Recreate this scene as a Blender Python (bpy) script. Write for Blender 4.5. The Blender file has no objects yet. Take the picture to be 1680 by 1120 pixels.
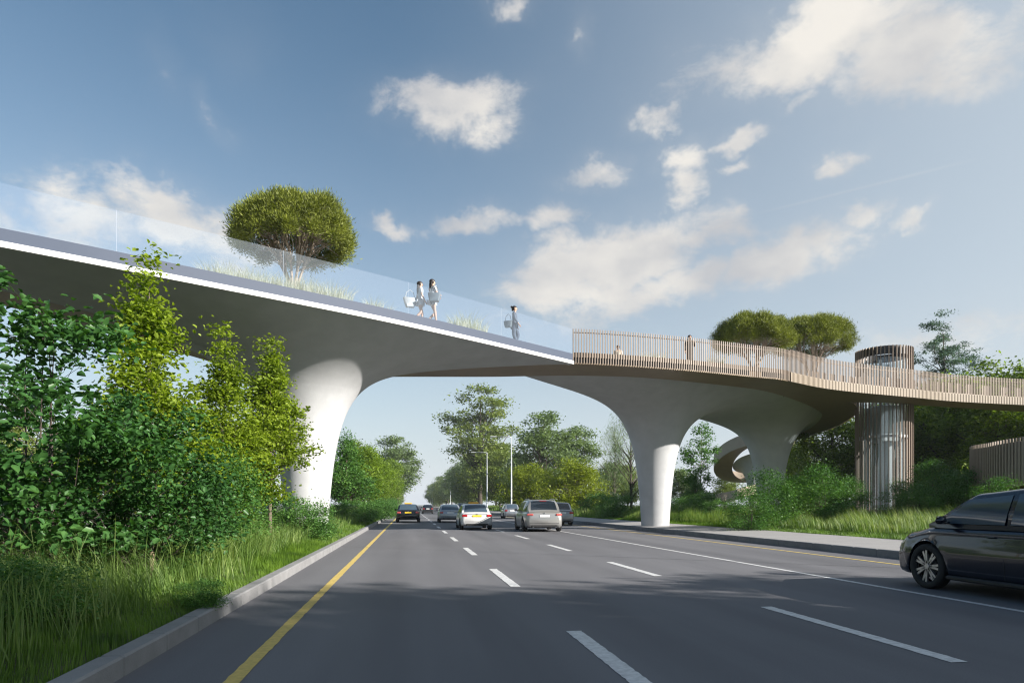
import bpy, bmesh, math, random
import numpy as np
from mathutils import Vector, Matrix
PI = math.pi
sc = bpy.context.scene
COL = sc.collection

# ------------------------------------------------------------------ camera
EYE = 1.4                      # camera height above the road (m)
FP = 1120.0                    # focal length in pixels of the 1680 px wide photo
YAW = math.atan(168 / FP)      # the view turns this much right of the road axis (+Y)
CR = (math.cos(YAW), -math.sin(YAW))
CF = (math.sin(YAW), math.cos(YAW))
cam_d = bpy.data.cameras.new('camera')
cam = bpy.data.objects.new('camera', cam_d)
COL.objects.link(cam)
cam.location = (0, 0, EYE)
cam.rotation_euler = (PI / 2, 0, -YAW)
cam_d.sensor_width = 36
cam_d.lens = 36 * FP / 1680
cam_d.shift_y = 268 / 1680
cam_d.clip_start = 0.05
cam_d.clip_end = 6000
sc.camera = cam

# ------------------------------------------------------------------ sun, sky, exposure
SUN_EL = math.radians(23.6)
SUN_AZ = math.atan2(0.844, -0.538)          # clockwise from +Y
sdir = Vector((math.sin(SUN_AZ) * math.cos(SUN_EL), math.cos(SUN_AZ) * math.cos(SUN_EL), math.sin(SUN_EL)))
sun_d = bpy.data.lights.new('sun', 'SUN')
sun_d.energy = 5.0
sun_d.angle = math.radians(0.6)
sun_d.color = (1.0, 0.945, 0.87)
sun = bpy.data.objects.new('sun', sun_d)
COL.objects.link(sun)
sun.rotation_euler = sdir.to_track_quat('Z', 'Y').to_euler()
sun.location = (20, -20, 40)
sc.view_settings.view_transform = 'Standard'
sc.view_settings.look = 'None'
sc.view_settings.gamma = 1
sc.view_settings.exposure = 1.1
sc.cycles.max_bounces = 6
sc.cycles.transparent_max_bounces = 12
sc.cycles.diffuse_bounces = 3
sc.cycles.glossy_bounces = 3
sc.cycles.transmission_bounces = 4
sc.cycles.use_denoising = True
sc.cycles.filter_width = 1.2
sc.cycles.caustics_reflective = False
sc.cycles.caustics_refractive = False
sc.cycles.sample_clamp_indirect = 4

world = bpy.data.worlds.new('World')
sc.world = world
world.use_nodes = True
WN = world.node_tree.nodes
WL = world.node_tree.links


def wmath(op, a, b=None, c=None, clamp=False):
    n = WN.new('ShaderNodeMath')
    n.operation = op
    n.use_clamp = clamp
    for i, v in enumerate((a, b, c)):
        if v is None:
            continue
        if isinstance(v, (int, float)):
            n.inputs[i].default_value = v
        else:
            WL.new(v, n.inputs[i])
    return n.outputs[0]


def build_sky():
    out = [n for n in WN if n.type == 'OUTPUT_WORLD'][0]
    bg = [n for n in WN if n.type == 'BACKGROUND'][0]
    sky = WN.new('ShaderNodeTexSky')
    sky.sky_type = 'NISHITA'
    sky.sun_disc = False
    sky.sun_elevation = SUN_EL
    sky.sun_rotation = SUN_AZ
    sky.altitude = 0
    sky.air_density = 1.0
    sky.dust_density = 1.6
    sky.ozone_density = 1.6
    tc = WN.new('ShaderNodeTexCoord')
    sep = WN.new('ShaderNodeSeparateXYZ')
    WL.new(tc.outputs['Generated'], sep.inputs[0])
    x, y, z = sep.outputs
    az = wmath('ARCTAN2', x, y)                      # clockwise from +Y
    el = wmath('ARCSINE', z)
    # domain warp
    nz = WN.new('ShaderNodeTexNoise')
    nz.inputs['Scale'].default_value = 7
    nz.inputs['Detail'].default_value = 5
    nz.inputs['Roughness'].default_value = 0.6
    WL.new(tc.outputs['Generated'], nz.inputs['Vector'])
    ws = WN.new('ShaderNodeSeparateColor')
    WL.new(nz.outputs['Color'], ws.inputs[0])
    azw = wmath('ADD', az, wmath('MULTIPLY', wmath('SUBTRACT', ws.outputs[0], 0.5), 0.17))
    elw = wmath('ADD', el, wmath('MULTIPLY', wmath('SUBTRACT', ws.outputs[1], 0.5), 0.12))
    # clouds: photo pixel centre, half sizes (px), tilt (deg), strength
    clouds = [
        (735, 165, 95, 52, 8, 1.0), (790, 195, 60, 30, 0, 0.7),
        (830, 10, 35, 22, 0, 0.75), (940, 75, 20, 42, -15, 0.4),
        (1330, 75, 200, 60, 5, 1.15), (1500, 75, 150, 75, -8, 1.0), (1230, 105, 85, 28, 20, 0.75), (1400, 15, 130, 42, 0, 1.0),
        (1335, 155, 45, 14, 15, 0.5), (1075, 205, 38, 20, 0, 0.75), (1195, 240, 62, 18, 5, 0.9), (1120, 262, 34, 40, 30, 0.8),
        (975, 285, 60, 20, 5, 0.75), (1110, 305, 32, 32, 0, 0.85), (1190, 285, 40, 14, 5, 0.5), (1405, 257, 42, 20, 0, 0.75),
        (1410, 350, 48, 20, 12, 0.75), (1492, 340, 36, 18, 15, 0.75),
        (665, 356, 42, 15, 0, 0.8), (790, 358, 75, 20, 0, 0.7), (905, 352, 50, 25, 10, 0.75),
        (1000, 430, 150, 62, 10, 1.25), (1130, 400, 130, 30, 0, 0.95), (1270, 430, 130, 42, 15, 1.2), (960, 485, 140, 45, 0, 0.95), (1110, 480, 160, 38, 10, 0.9),
        (150, 350, 110, 52, 0, 0.95), (290, 355, 120, 50, -10, 1.05), (80, 420, 160, 62, 0, 0.8), (400, 420, 90, 45, 0, 0.6),
        (345, 185, 50, 26, -40, 0.28), (270, 120, 30, 60, 30, 0.18), (380, 60, 60, 70, 20, 0.14),
        (1560, 560, 260, 60, 0, 0.35), (900, 540, 200, 40, 0, 0.4),
    ]
    acc = None
    for (px, py, rx, ry, rot, st) in clouds:
        u, v = (px - 840) / FP, (828 - py) / FP
        a0 = YAW + math.atan(u)
        e0 = math.atan(v / math.hypot(1, u))
        ca = (1 / (1 + u * u))
        ce = math.cos(e0) ** 2 / math.hypot(1, u)
        ra, re = rx / FP * ca, ry / FP * ce
        c, s = math.cos(math.radians(rot)), math.sin(math.radians(rot))
        da, de = wmath('SUBTRACT', azw, a0), wmath('SUBTRACT', elw, e0)
        p = wmath('ADD', wmath('MULTIPLY', da, c / ra), wmath('MULTIPLY', de, s / ra))
        q = wmath('ADD', wmath('MULTIPLY', de, c / re), wmath('MULTIPLY', da, -s / re))
        r2 = wmath('ADD', wmath('MULTIPLY', p, p), wmath('MULTIPLY', q, q))
        g = wmath('MULTIPLY', wmath('EXPONENT', wmath('MULTIPLY', r2, -0.95)), st)
        acc = g if acc is None else wmath('MAXIMUM', wmath('MULTIPLY', acc, 1.0), g)
    n2 = WN.new('ShaderNodeTexNoise')
    n2.inputs['Scale'].default_value = 13
    n2.inputs['Detail'].default_value = 9
    n2.inputs['Roughness'].default_value = 0.68
    n2.inputs['Distortion'].default_value = 0.25
    mp = WN.new('ShaderNodeMapping')
    mp.inputs['Scale'].default_value = (1, 1, 1.7)
    WL.new(tc.outputs['Generated'], mp.inputs[0])
    WL.new(mp.outputs[0], n2.inputs['Vector'])
    dens = wmath('SUBTRACT', wmath('ADD', acc, wmath('MULTIPLY', wmath('SUBTRACT', n2.outputs[0], 0.5), 1.85)), 0.20)
    mr = WN.new('ShaderNodeMapRange')
    mr.interpolation_type = 'SMOOTHSTEP'
    WL.new(dens, mr.inputs[0])
    mr.inputs[1].default_value = -0.12
    mr.inputs[2].default_value = 0.72
    gate = WN.new('ShaderNodeMapRange'); gate.interpolation_type = 'SMOOTHSTEP'
    WL.new(acc, gate.inputs[0]); gate.inputs[1].default_value = 0.04; gate.inputs[2].default_value = 0.34
    mask = wmath('MULTIPLY', mr.outputs[0], gate.outputs[0])
    # thin veil
    veil = wmath('MULTIPLY', wmath('MULTIPLY', acc, 0.22), 1.0, clamp=True)
    mask = wmath('MAXIMUM', wmath('MULTIPLY', mask, 0.93), veil)
    # contrail: a thin straight streak in the sky
    def dirv(px, py):
        u, v = (px - 840) / FP, (828 - py) / FP
        return Vector((CR[0] * u + CF[0], CR[1] * u + CF[1], v)).normalized()
    a, b = dirv(1180, 366), dirv(1615, 258)
    nn = a.cross(b).normalized()
    dp = WN.new('ShaderNodeVectorMath'); dp.operation = 'DOT_PRODUCT'
    WL.new(tc.outputs['Generated'], dp.inputs[0]); dp.inputs[1].default_value = nn
    dm = WN.new('ShaderNodeVectorMath'); dm.operation = 'DOT_PRODUCT'
    WL.new(tc.outputs['Generated'], dm.inputs[0]); dm.inputs[1].default_value = (a + b).normalized()
    half = (a + b).normalized().dot(a)
    lim = wmath('MULTIPLY', wmath('SUBTRACT', dm.outputs['Value'], half), 40, clamp=True)
    d2 = wmath('MULTIPLY', dp.outputs['Value'], 1 / 0.0016)
    ct = wmath('MULTIPLY', wmath('EXPONENT', wmath('MULTIPLY', wmath('MULTIPLY', d2, d2), -1.0)), wmath('MULTIPLY', lim, 0.33))
    mask = wmath('MAXIMUM', mask, ct)
    # cloud brightness: grey bellies, creamy tops
    n3 = WN.new('ShaderNodeTexNoise')
    n3.inputs['Scale'].default_value = 6
    n3.inputs['Detail'].default_value = 6
    WL.new(mp.outputs[0], n3.inputs['Vector'])
    cr = WN.new('ShaderNodeValToRGB')
    cr.color_ramp.elements[0].position = 0.33
    cr.color_ramp.elements[0].color = CLOUD_DARK
    cr.color_ramp.elements[1].position = 0.62
    cr.color_ramp.elements[1].color = CLOUD_LIGHT
    WL.new(n3.outputs[0], cr.inputs[0])
    # sky tint: deeper blue high and to the left (away from the sun), pale band low down
    hz = wmath('POWER', wmath('SUBTRACT', 1.0, wmath('MULTIPLY', el, 1.35, clamp=True), clamp=True), 2.6)
    tint = WN.new('ShaderNodeMixRGB'); tint.blend_type = 'MULTIPLY'; tint.inputs[0].default_value = 1
    WL.new(sky.outputs[0], tint.inputs[1]); tint.inputs[2].default_value = SKY_TINT
    hm = WN.new('ShaderNodeMixRGB')
    WL.new(wmath('MULTIPLY', hz, 0.92), hm.inputs[0])
    WL.new(tint.outputs[0], hm.inputs[1]); hm.inputs[2].default_value = HORIZON
    side = wmath('MULTIPLY', wmath('SINE', wmath('ADD', az, 0.05)), 1.2, clamp=True)
    sm = WN.new('ShaderNodeMixRGB')
    WL.new(wmath('MULTIPLY', wmath('POWER', side, 1.5), 0.75), sm.inputs[0])
    WL.new(hm.outputs[0], sm.inputs[1]); sm.inputs[2].default_value = SIDE_COL
    mx = WN.new('ShaderNodeMixRGB')
    WL.new(mask, mx.inputs[0])
    WL.new(sm.outputs[0], mx.inputs[1])
    WL.new(cr.outputs[0], mx.inputs[2])
    WL.new(mx.outputs[0], bg.inputs[0])
    bg.inputs[1].default_value = SKY_STR
    world.cycles.sampling_method = 'MANUAL'
    world.cycles.sample_map_resolution = 512


SKY_STR = 0.055
CLOUD_DARK = (4.9, 4.95, 5.1, 1)
CLOUD_LIGHT = (8.0, 7.6, 7.0, 1)
SKY_TINT = (1.04, 1.22, 1.19, 1)
HORIZON = (6.4, 6.8, 7.4, 1)
SIDE_COL = (5.5, 6.1, 6.6, 1)
build_sky()

# ------------------------------------------------------------------ helpers
def W(xc, zc, H):
    """camera-frame right / forward metres and height above the eye -> world"""
    return Vector((CR[0] * xc + CF[0] * zc, CR[1] * xc + CF[1] * zc, EYE + H))


def plan(px, py, H):
    """plan position (right, forward) of a level point H above the eye seen at that pixel"""
    z = H * FP / (828 - py)
    return ((px - 840) / FP * z, z)


def on(px, z, zabs=0.0):
    """world point at picture column px, depth z, absolute height zabs"""
    return W((px - 840) / FP * z, z, zabs - EYE)


def tag(o, label=None, cat=None, group=None, kind=None):
    if label: o['label'] = label
    if cat: o['category'] = cat
    if group: o['group'] = group
    if kind: o['kind'] = kind
    return o


def empty(name, loc, label=None, cat=None, group=None, rz=0.0):
    o = bpy.data.objects.new(name, None)
    o.empty_display_size = 0.3
    COL.objects.link(o)
    o.location = loc
    o.rotation_euler = (0, 0, rz)
    return tag(o, label, cat, group)


def link(name, me, mat=None, parent=None, world_space=True):
    if mat is not None and not me.materials:
        for m in (mat if isinstance(mat, (list, tuple)) else [mat]):
            me.materials.append(m)
    o = bpy.data.objects.new(name, me)
    COL.objects.link(o)
    if parent is not None:
        o.parent = parent
        if world_space:
            o.matrix_parent_inverse = Matrix.Identity(4)
            p = parent
            m = Matrix.Identity(4)
            while p is not None:
                m = (Matrix.Translation(p.location) @ p.rotation_euler.to_matrix().to_4x4()) @ m
                p = p.parent
            me.transform(m.inverted())
    return o


def mesh(name, verts, faces, smooth=False, mats=None):
    me = bpy.data.meshes.new(name)
    me.from_pydata([tuple(v) for v in verts], [], faces)
    if smooth:
        me.polygons.foreach_set('use_smooth', [True] * len(me.polygons))
    if mats is not None:
        me.polygons.foreach_set('material_index', mats)
    me.update()
    return me


def npmesh(name, V, F, smooth=False):
    """V (n,3) float, F (m,k) int"""
    me = bpy.data.meshes.new(name)
    k = F.shape[1]
    me.vertices.add(len(V)); me.vertices.foreach_set('co', V.astype(np.float32).ravel())
    me.loops.add(F.size); me.loops.foreach_set('vertex_index', F.astype(np.int32).ravel())
    me.polygons.add(len(F))
    me.polygons.foreach_set('loop_start', np.arange(0, F.size, k, dtype=np.int32))
    me.polygons.foreach_set('loop_total', np.full(len(F), k, dtype=np.int32))
    if smooth:
        me.polygons.foreach_set('use_smooth', np.ones(len(F), dtype=bool))
    me.update(calc_edges=True)
    return me


class MB:
    """collects shapes into one mesh"""
    def __init__(s):
        s.v = []; s.f = []; s.m = []; s.mi = 0

    def add(s, vs, fs):
        n = len(s.v)
        s.v += [tuple(v) for v in vs]
        s.f += [tuple(i + n for i in f) for f in fs]
        s.m += [s.mi] * len(fs)
        return s

    def box(s, c, d, rz=0.0, bev=0.0):
        cx, cy, cz = c; dx, dy, dz = d[0] / 2, d[1] / 2, d[2] / 2
        co, si = math.cos(rz), math.sin(rz)
        def T(x, y, z): return (cx + x * co - y * si, cy + x * si + y * co, cz + z)
        if bev <= 0:
            vs = [T(x, y, z) for z in (-dz, dz) for x, y in ((-dx, -dy), (dx, -dy), (dx, dy), (-dx, dy))]
            return s.add(vs, [(3, 2, 1, 0), (4, 5, 6, 7), (0, 1, 5, 4), (1, 2, 6, 5), (2, 3, 7, 6), (3, 0, 4, 7)])
        b = min(bev, dx * .9, dy * .9, dz * .9)
        rings = []
        for z, k in ((-dz, b), (-dz + b, 0), (dz - b, 0), (dz, b)):
            X, Y = dx - k, dy - k
            rings.append([T(x, y, z) for x, y in ((-X + b, -Y), (X - b, -Y), (X, -Y + b), (X, Y - b), (X - b, Y), (-X + b, Y), (-X, Y - b), (-X, -Y + b))])
        return s.rings(rings, True)

    def rings(s, rs, cap=True, closed=True):
        n = len(rs[0]); vs = [p for r in rs for p in r]; fs = []
        for i in range(len(rs) - 1):
            for j in range(n if closed else n - 1):
                a, b = i * n + j, i * n + (j + 1) % n
                fs.append((a, b, b + n, a + n))
        if cap and closed:
            fs.append(tuple(range(n - 1, -1, -1)))
            fs.append(tuple(range((len(rs) - 1) * n, len(rs) * n)))
        return s.add(vs, fs)

    def tube(s, pts, rad, n=8, cap=True):
        pts = [Vector(p) for p in pts]
        if not isinstance(rad, (list, tuple)): rad = [rad] * len(pts)
        rs = []; up = None
        for i, p in enumerate(pts):
            t = (pts[min(i + 1, len(pts) - 1)] - pts[max(i - 1, 0)])
            if t.length < 1e-9: t = Vector((0, 0, 1))
            t.normalize()
            if up is None:
                up = Vector((1, 0, 0)) if abs(t.x) < .8 else Vector((0, 1, 0))
            u = (up - t * up.dot(t)).normalized(); w = t.cross(u); up = u
            rs.append([p + (u * math.cos(2 * PI * k / n) + w * math.sin(2 * PI * k / n)) * rad[i] for k in range(n)])
        return s.rings(rs, cap)

    def prism(s, poly, z0, z1):
        n = len(poly)
        vs = [(p[0], p[1], z0) for p in poly] + [(p[0], p[1], z1) for p in poly]
        fs = [tuple(range(n - 1, -1, -1)), tuple(range(n, 2 * n))]
        fs += [(i, (i + 1) % n, (i + 1) % n + n, i + n) for i in range(n)]
        return s.add(vs, fs)

    def build(s, name, mat, parent=None, smooth=False, ws=True, tri=False):
        me = mesh(name, s.v, s.f, smooth, s.m)
        if tri:
            bm = bmesh.new(); bm.from_mesh(me)
            bmesh.ops.triangulate(bm, faces=[f for f in bm.faces if len(f.verts) > 4])
            bmesh.ops.recalc_face_normals(bm, faces=bm.faces)
            bm.to_mesh(me); bm.free()
        if smooth == 'auto':
            me.set_sharp_from_angle(angle=math.radians(38))
        return link(name, me, mat, parent, ws)


def copy_tree(o, parent=None, loc=None, rz=None, scale=None):
    c = o.copy(); COL.objects.link(c)
    if parent is not None: c.parent = parent
    if loc is not None: c.location = loc
    if rz is not None: c.rotation_euler = (0, 0, rz)
    if scale is not None: c.scale = scale if hasattr(scale, '__len__') else (scale,) * 3
    for ch in list(o.children):
        copy_tree(ch, c)
    return c


def resample(pts, step):
    pts = [Vector(p) for p in pts]
    out = [pts[0].copy()]; carry = 0.0
    for a, b in zip(pts[:-1], pts[1:]):
        L = (b - a).length
        d = step - carry
        while d <= L:
            out.append(a.lerp(b, d / L)); d += step
        carry = L - (d - step)
    return out


def smooth_curve(pts, n=6):
    """Catmull-Rom through the points"""
    P = [Vector(p) for p in pts]
    P = [P[0] * 2 - P[1]] + P + [P[-1] * 2 - P[-2]]
    out = []
    for i in range(1, len(P) - 2):
        for k in range(n):
            t = k / n
            a, b, c, d = P[i - 1], P[i], P[i + 1], P[i + 2]
            out.append(0.5 * ((2 * b) + (c - a) * t + (2 * a - 5 * b + 4 * c - d) * t * t + (3 * b - a - 3 * c + d) * t ** 3))
    out.append(P[-2].copy())
    return out


# ------------------------------------------------------------------ materials
def mat(name, col, rough=0.6, metal=0.0, var=0.0, vs=3.0, bump=0.0, bs=40.0, spec=0.5, coat=0.0, col2=None, stretch=None, detail=6):
    m = bpy.data.materials.new(name); m.use_nodes = True
    N = m.node_tree.nodes; L = m.node_tree.links
    b = N['Principled BSDF']
    b.inputs['Base Color'].default_value = (*col, 1)
    b.inputs['Roughness'].default_value = rough
    b.inputs['Metallic'].default_value = metal
    b.inputs['Specular IOR Level'].default_value = spec
    b.inputs['Coat Weight'].default_value = coat
    tc = N.new('ShaderNodeTexCoord')
    src = tc.outputs['Object']
    if stretch:
        mp = N.new('ShaderNodeMapping'); mp.inputs['Scale'].default_value = stretch
        L.new(src, mp.inputs[0]); src = mp.outputs[0]
    if var > 0 or col2:
        nz = N.new('ShaderNodeTexNoise'); nz.inputs['Scale'].default_value = vs
        nz.inputs['Detail'].default_value = detail; nz.inputs['Roughness'].default_value = 0.6
        L.new(src, nz.inputs['Vector'])
        r = N.new('ShaderNodeValToRGB')
        r.color_ramp.elements[0].position = 0.3; r.color_ramp.elements[1].position = 0.7
        c2 = col2 if col2 else tuple(min(1, c * (1 + var)) for c in col)
        c1 = col if col2 else tuple(c * (1 - var) for c in col)
        r.color_ramp.elements[0].color = (*c1, 1); r.color_ramp.elements[1].color = (*c2, 1)
        L.new(nz.outputs[0], r.inputs[0]); L.new(r.outputs[0], b.inputs['Base Color'])
    if bump > 0:
        nb = N.new('ShaderNodeTexNoise'); nb.inputs['Scale'].default_value = bs; nb.inputs['Detail'].default_value = 4
        L.new(src, nb.inputs['Vector'])
        bp = N.new('ShaderNodeBump'); bp.inputs['Strength'].default_value = bump; bp.inputs['Distance'].default_value = 0.02
        L.new(nb.outputs[0], bp.inputs['Height']); L.new(bp.outputs[0], b.inputs['Normal'])
    return m


def leafmat(name, cols, trans=0.35, scale=9.0, rough=0.5, tcol=None, big=0.6):
    """cols: dark, mid, light leaf colours; two noises (per leaf and per clump) pick between them"""
    m = bpy.data.materials.new(name); m.use_nodes = True
    N = m.node_tree.nodes; L = m.node_tree.links
    b = N['Principled BSDF']; out = N['Material Output']
    b.inputs['Roughness'].default_value = rough
    b.inputs['Specular IOR Level'].default_value = 0.35
    tc = N.new('ShaderNodeTexCoord')
    n1 = N.new('ShaderNodeTexNoise'); n1.inputs['Scale'].default_value = scale; n1.inputs['Detail'].default_value = 1
    n2 = N.new('ShaderNodeTexNoise'); n2.inputs['Scale'].default_value = big; n2.inputs['Detail'].default_value = 2
    L.new(tc.outputs['Object'], n1.inputs['Vector']); L.new(tc.outputs['Object'], n2.inputs['Vector'])
    mx = N.new('ShaderNodeMath'); mx.operation = 'MULTIPLY_ADD'; mx.inputs[1].default_value = 0.55
    h = N.new('ShaderNodeMath'); h.operation = 'MULTIPLY'; h.inputs[1].default_value = 0.45
    L.new(n2.outputs[0], h.inputs[0]); L.new(n1.outputs[0], mx.inputs[0]); L.new(h.outputs[0], mx.inputs[2])
    r = N.new('ShaderNodeValToRGB')
    r.color_ramp.elements[0].position = 0.36; r.color_ramp.elements[1].position = 0.64
    r.color_ramp.elements[0].color = (*cols[0], 1); r.color_ramp.elements[1].color = (*cols[2], 1)
    e = r.color_ramp.elements.new(0.5); e.color = (*cols[1], 1)
    L.new(mx.outputs[0], r.inputs[0]); L.new(r.outputs[0], b.inputs['Base Color'])
    t = N.new('ShaderNodeBsdfTranslucent')
    g = N.new('ShaderNodeMixRGB'); g.blend_type = 'MULTIPLY'; g.inputs[0].default_value = 1
    L.new(r.outputs[0], g.inputs[1]); g.inputs[2].default_value = (*(tcol or (1.5, 1.6, 0.6)), 1)
    L.new(g.outputs[0], t.inputs[0])
    ms = N.new('ShaderNodeMixShader'); ms.inputs[0].default_value = trans
    L.new(b.outputs[0], ms.inputs[1]); L.new(t.outputs[0], ms.inputs[2]); L.new(ms.outputs[0], out.inputs[0])
    return m


def glassmat(name, col=(0.75, 0.82, 0.95), veil=0.14, gloss=0.12, vcol=(0.55, 0.62, 0.72)):
    """thin clear sheet: see-through, a faint painted veil of sky haze, fresnel reflection"""
    m = bpy.data.materials.new(name); m.use_nodes = True
    N = m.node_tree.nodes; L = m.node_tree.links
    for n in list(N):
        if n.type != 'OUTPUT_MATERIAL': N.remove(n)
    out = [n for n in N if n.type == 'OUTPUT_MATERIAL'][0]
    tr = N.new('ShaderNodeBsdfTransparent'); tr.inputs[0].default_value = (*col, 1)
    df = N.new('ShaderNodeBsdfDiffuse'); df.inputs[0].default_value = (*vcol, 1)  # pale diffuse colour stands in for the washed-out sky reflection
    gl = N.new('ShaderNodeBsdfGlossy'); gl.inputs['Roughness'].default_value = 0.02
    m1 = N.new('ShaderNodeMixShader'); m1.inputs[0].default_value = veil
    L.new(tr.outputs[0], m1.inputs[1]); L.new(df.outputs[0], m1.inputs[2])
    lw = N.new('ShaderNodeLayerWeight'); lw.inputs[0].default_value = 0.5
    pw = N.new('ShaderNodeMath'); pw.operation = 'POWER'; pw.inputs[1].default_value = 4.5
    L.new(lw.outputs['Facing'], pw.inputs[0])
    mu = N.new('ShaderNodeMath'); mu.operation = 'MULTIPLY_ADD'; mu.inputs[1].default_value = 0.6; mu.inputs[2].default_value = gloss * 0.3
    L.new(pw.outputs[0], mu.inputs[0])
    m2 = N.new('ShaderNodeMixShader'); L.new(mu.outputs[0], m2.inputs[0])
    L.new(m1.outputs[0], m2.inputs[1]); L.new(gl.outputs[0], m2.inputs[2]); L.new(m2.outputs[0], out.inputs[0])
    return m


M = {}
M['concrete'] = mat('white_concrete', (0.45, 0.455, 0.465), 0.75, var=0.07, vs=1.3, bump=0.12, bs=9, spec=0.25)
M['bronze'] = mat('bronze_soffit', (0.29, 0.215, 0.14), 0.42, metal=0.2, var=0.10, vs=1.2, stretch=(1, 1, 6))
M['groove'] = mat('dark_joint', (0.02, 0.02, 0.02), 0.8)
M['slat'] = mat('tan_timber_slat', (0.265, 0.205, 0.16), 0.55, var=0.10, vs=5)
M['tan'] = mat('tan_fascia', (0.33, 0.265, 0.21), 0.5, var=0.08, vs=3)
M['tan_light'] = mat('light_tan_fascia', (0.335, 0.275, 0.21), 0.5, var=0.06, vs=3)
M['white'] = mat('white_edge_paint', (0.64, 0.64, 0.64), 0.5)
M['blueband'] = mat('blue_grey_backed_glass', (0.052, 0.068, 0.105), 0.6, spec=0.3)
M['deck'] = mat('deck_paving', (0.45, 0.42, 0.38), 0.8, var=0.1)
M['glass'] = glassmat('balustrade_glass', col=(.95, .97, .995), veil=0.04)
M['cabin_glass'] = glassmat('shaft_glass', (0.93, 0.96, 0.97), 0.05, 0.3)
M['bark'] = mat('grey_brown_bark', (0.13, 0.10, 0.075), 0.9, var=0.3, vs=8, bump=0.5, bs=20)
M['pinebark'] = mat('pale_pine_bark', (0.36, 0.29, 0.235), 0.9, var=0.25, vs=8, bump=0.4, bs=20)
M['darkbark'] = mat('dark_bark', (0.07, 0.055, 0.045), 0.9, var=0.3, vs=8, bump=0.5, bs=20)
M['kerb'] = mat('kerb_concrete', (0.21, 0.208, 0.21), 0.85, var=0.13, vs=2.5, bump=0.3, bs=60)
M['pavement'] = mat('pavement_concrete', (0.29, 0.28, 0.275), 0.9, var=0.06, vs=1.2, bump=0.2, bs=80)
M['white_paint'] = mat('road_white_paint', (0.53, 0.53, 0.53), 0.7, var=0.22, vs=14, bump=0.2, bs=120)
M['yellow_paint'] = mat('road_yellow_paint', (0.53, 0.39, 0.11), 0.7, var=0.2, vs=14, bump=0.2, bs=120)
M['metal'] = mat('galvanised_steel', (0.45, 0.46, 0.47), 0.4, metal=0.8)
# ------------------------------------------------------------------ ground, roads, kerbs
XL, XR = -2.31, 12.64          # kerb faces of the carriageway


def asphalt_material():
    m = mat('asphalt', (0.115, 0.113, 0.118), 0.85, spec=0.12)
    N = m.node_tree.nodes; L = m.node_tree.links; b = N['Principled BSDF']
    tc = N.new('ShaderNodeTexCoord')
    big = N.new('ShaderNodeTexNoise'); big.inputs['Scale'].default_value = 1; big.inputs['Detail'].default_value = 5
    mp = N.new('ShaderNodeMapping'); mp.inputs['Scale'].default_value = (0.9, 0.05, 1)
    L.new(tc.outputs['Object'], mp.inputs[0]); L.new(mp.outputs[0], big.inputs['Vector'])
    fine = N.new('ShaderNodeTexNoise'); fine.inputs['Scale'].default_value = 75; fine.inputs['Detail'].default_value = 3
    L.new(tc.outputs['Object'], fine.inputs['Vector'])
    a = N.new('ShaderNodeMath'); a.operation = 'MULTIPLY_ADD'; a.inputs[1].default_value = 0.6
    c = N.new('ShaderNodeMath'); c.operation = 'MULTIPLY'; c.inputs[1].default_value = 0.45
    L.new(fine.outputs[0], c.inputs[0]); L.new(big.outputs[0], a.inputs[0]); L.new(c.outputs[0], a.inputs[2])
    r = N.new('ShaderNodeValToRGB')
    r.color_ramp.elements[0].position = 0.35; r.color_ramp.elements[0].color = (0.112, 0.112, 0.121, 1)
    r.color_ramp.elements[1].position = 0.68; r.color_ramp.elements[1].color = (0.172, 0.171, 0.182, 1)
    L.new(a.outputs[0], r.inputs[0])
    sx = N.new('ShaderNodeSeparateXYZ'); L.new(tc.outputs['Object'], sx.inputs[0])
    def mt(op, p, q):
        n = N.new('ShaderNodeMath'); n.operation = op
        for i, v in enumerate((p, q)):
            if isinstance(v, (int, float)): n.inputs[i].default_value = v
            else: L.new(v, n.inputs[i])
        return n.outputs[0]
    ph = mt('MULTIPLY', mt('SUBTRACT', sx.outputs[0], 2.55), 2 * PI / 1.54)      # wheel tracks polished into each lane
    tr = mt('ADD', mt('MULTIPLY', mt('COSINE', ph, 0), -.035), .975)
    pn = N.new('ShaderNodeTexNoise'); pn.inputs['Scale'].default_value = .22; pn.inputs['Detail'].default_value = 6
    L.new(tc.outputs['Object'], pn.inputs['Vector'])
    tr = mt('MULTIPLY', tr, mt('ADD', mt('MULTIPLY', pn.outputs[0], .28), .86))
    vm = N.new('ShaderNodeVectorMath'); vm.operation = 'SCALE'
    L.new(r.outputs[0], vm.inputs[0]); L.new(tr, vm.inputs['Scale']); L.new(vm.outputs[0], b.inputs['Base Color'])
    bp = N.new('ShaderNodeBump'); bp.inputs['Strength'].default_value = 0.35; bp.inputs['Distance'].default_value = 0.006
    f2 = N.new('ShaderNodeTexNoise'); f2.inputs['Scale'].default_value = 160
    L.new(tc.outputs['Object'], f2.inputs['Vector']); L.new(f2.outputs[0], bp.inputs['Height']); L.new(bp.outputs[0], b.inputs['Normal'])
    return m


M['asphalt'] = asphalt_material()
M['soil'] = mat('grassy_soil', (0.035, 0.05, 0.015), 0.95, col2=(0.075, 0.085, 0.03), vs=2.2, bump=0.4, bs=30)


def ground_z(x, y=0):
    P = [(-3000, .3), (-90, .3), (-29, .15), (-28.5, -.05), (-14, -.05), (-13.5, .2), (-9, .45), (-5, .45), (-3.2, .24), (-2.52, .12),
         (-2.5, -.05), (13, -.05), (15.85, .1), (15.9, .24), (19, .4), (26, .75), (60, .8), (3000, .8)]
    for a, b in zip(P[:-1], P[1:]):
        if a[0] <= x <= b[0]:
            return a[1] + (b[1] - a[1]) * (x - a[0]) / (b[0] - a[0])
    return 0


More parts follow.
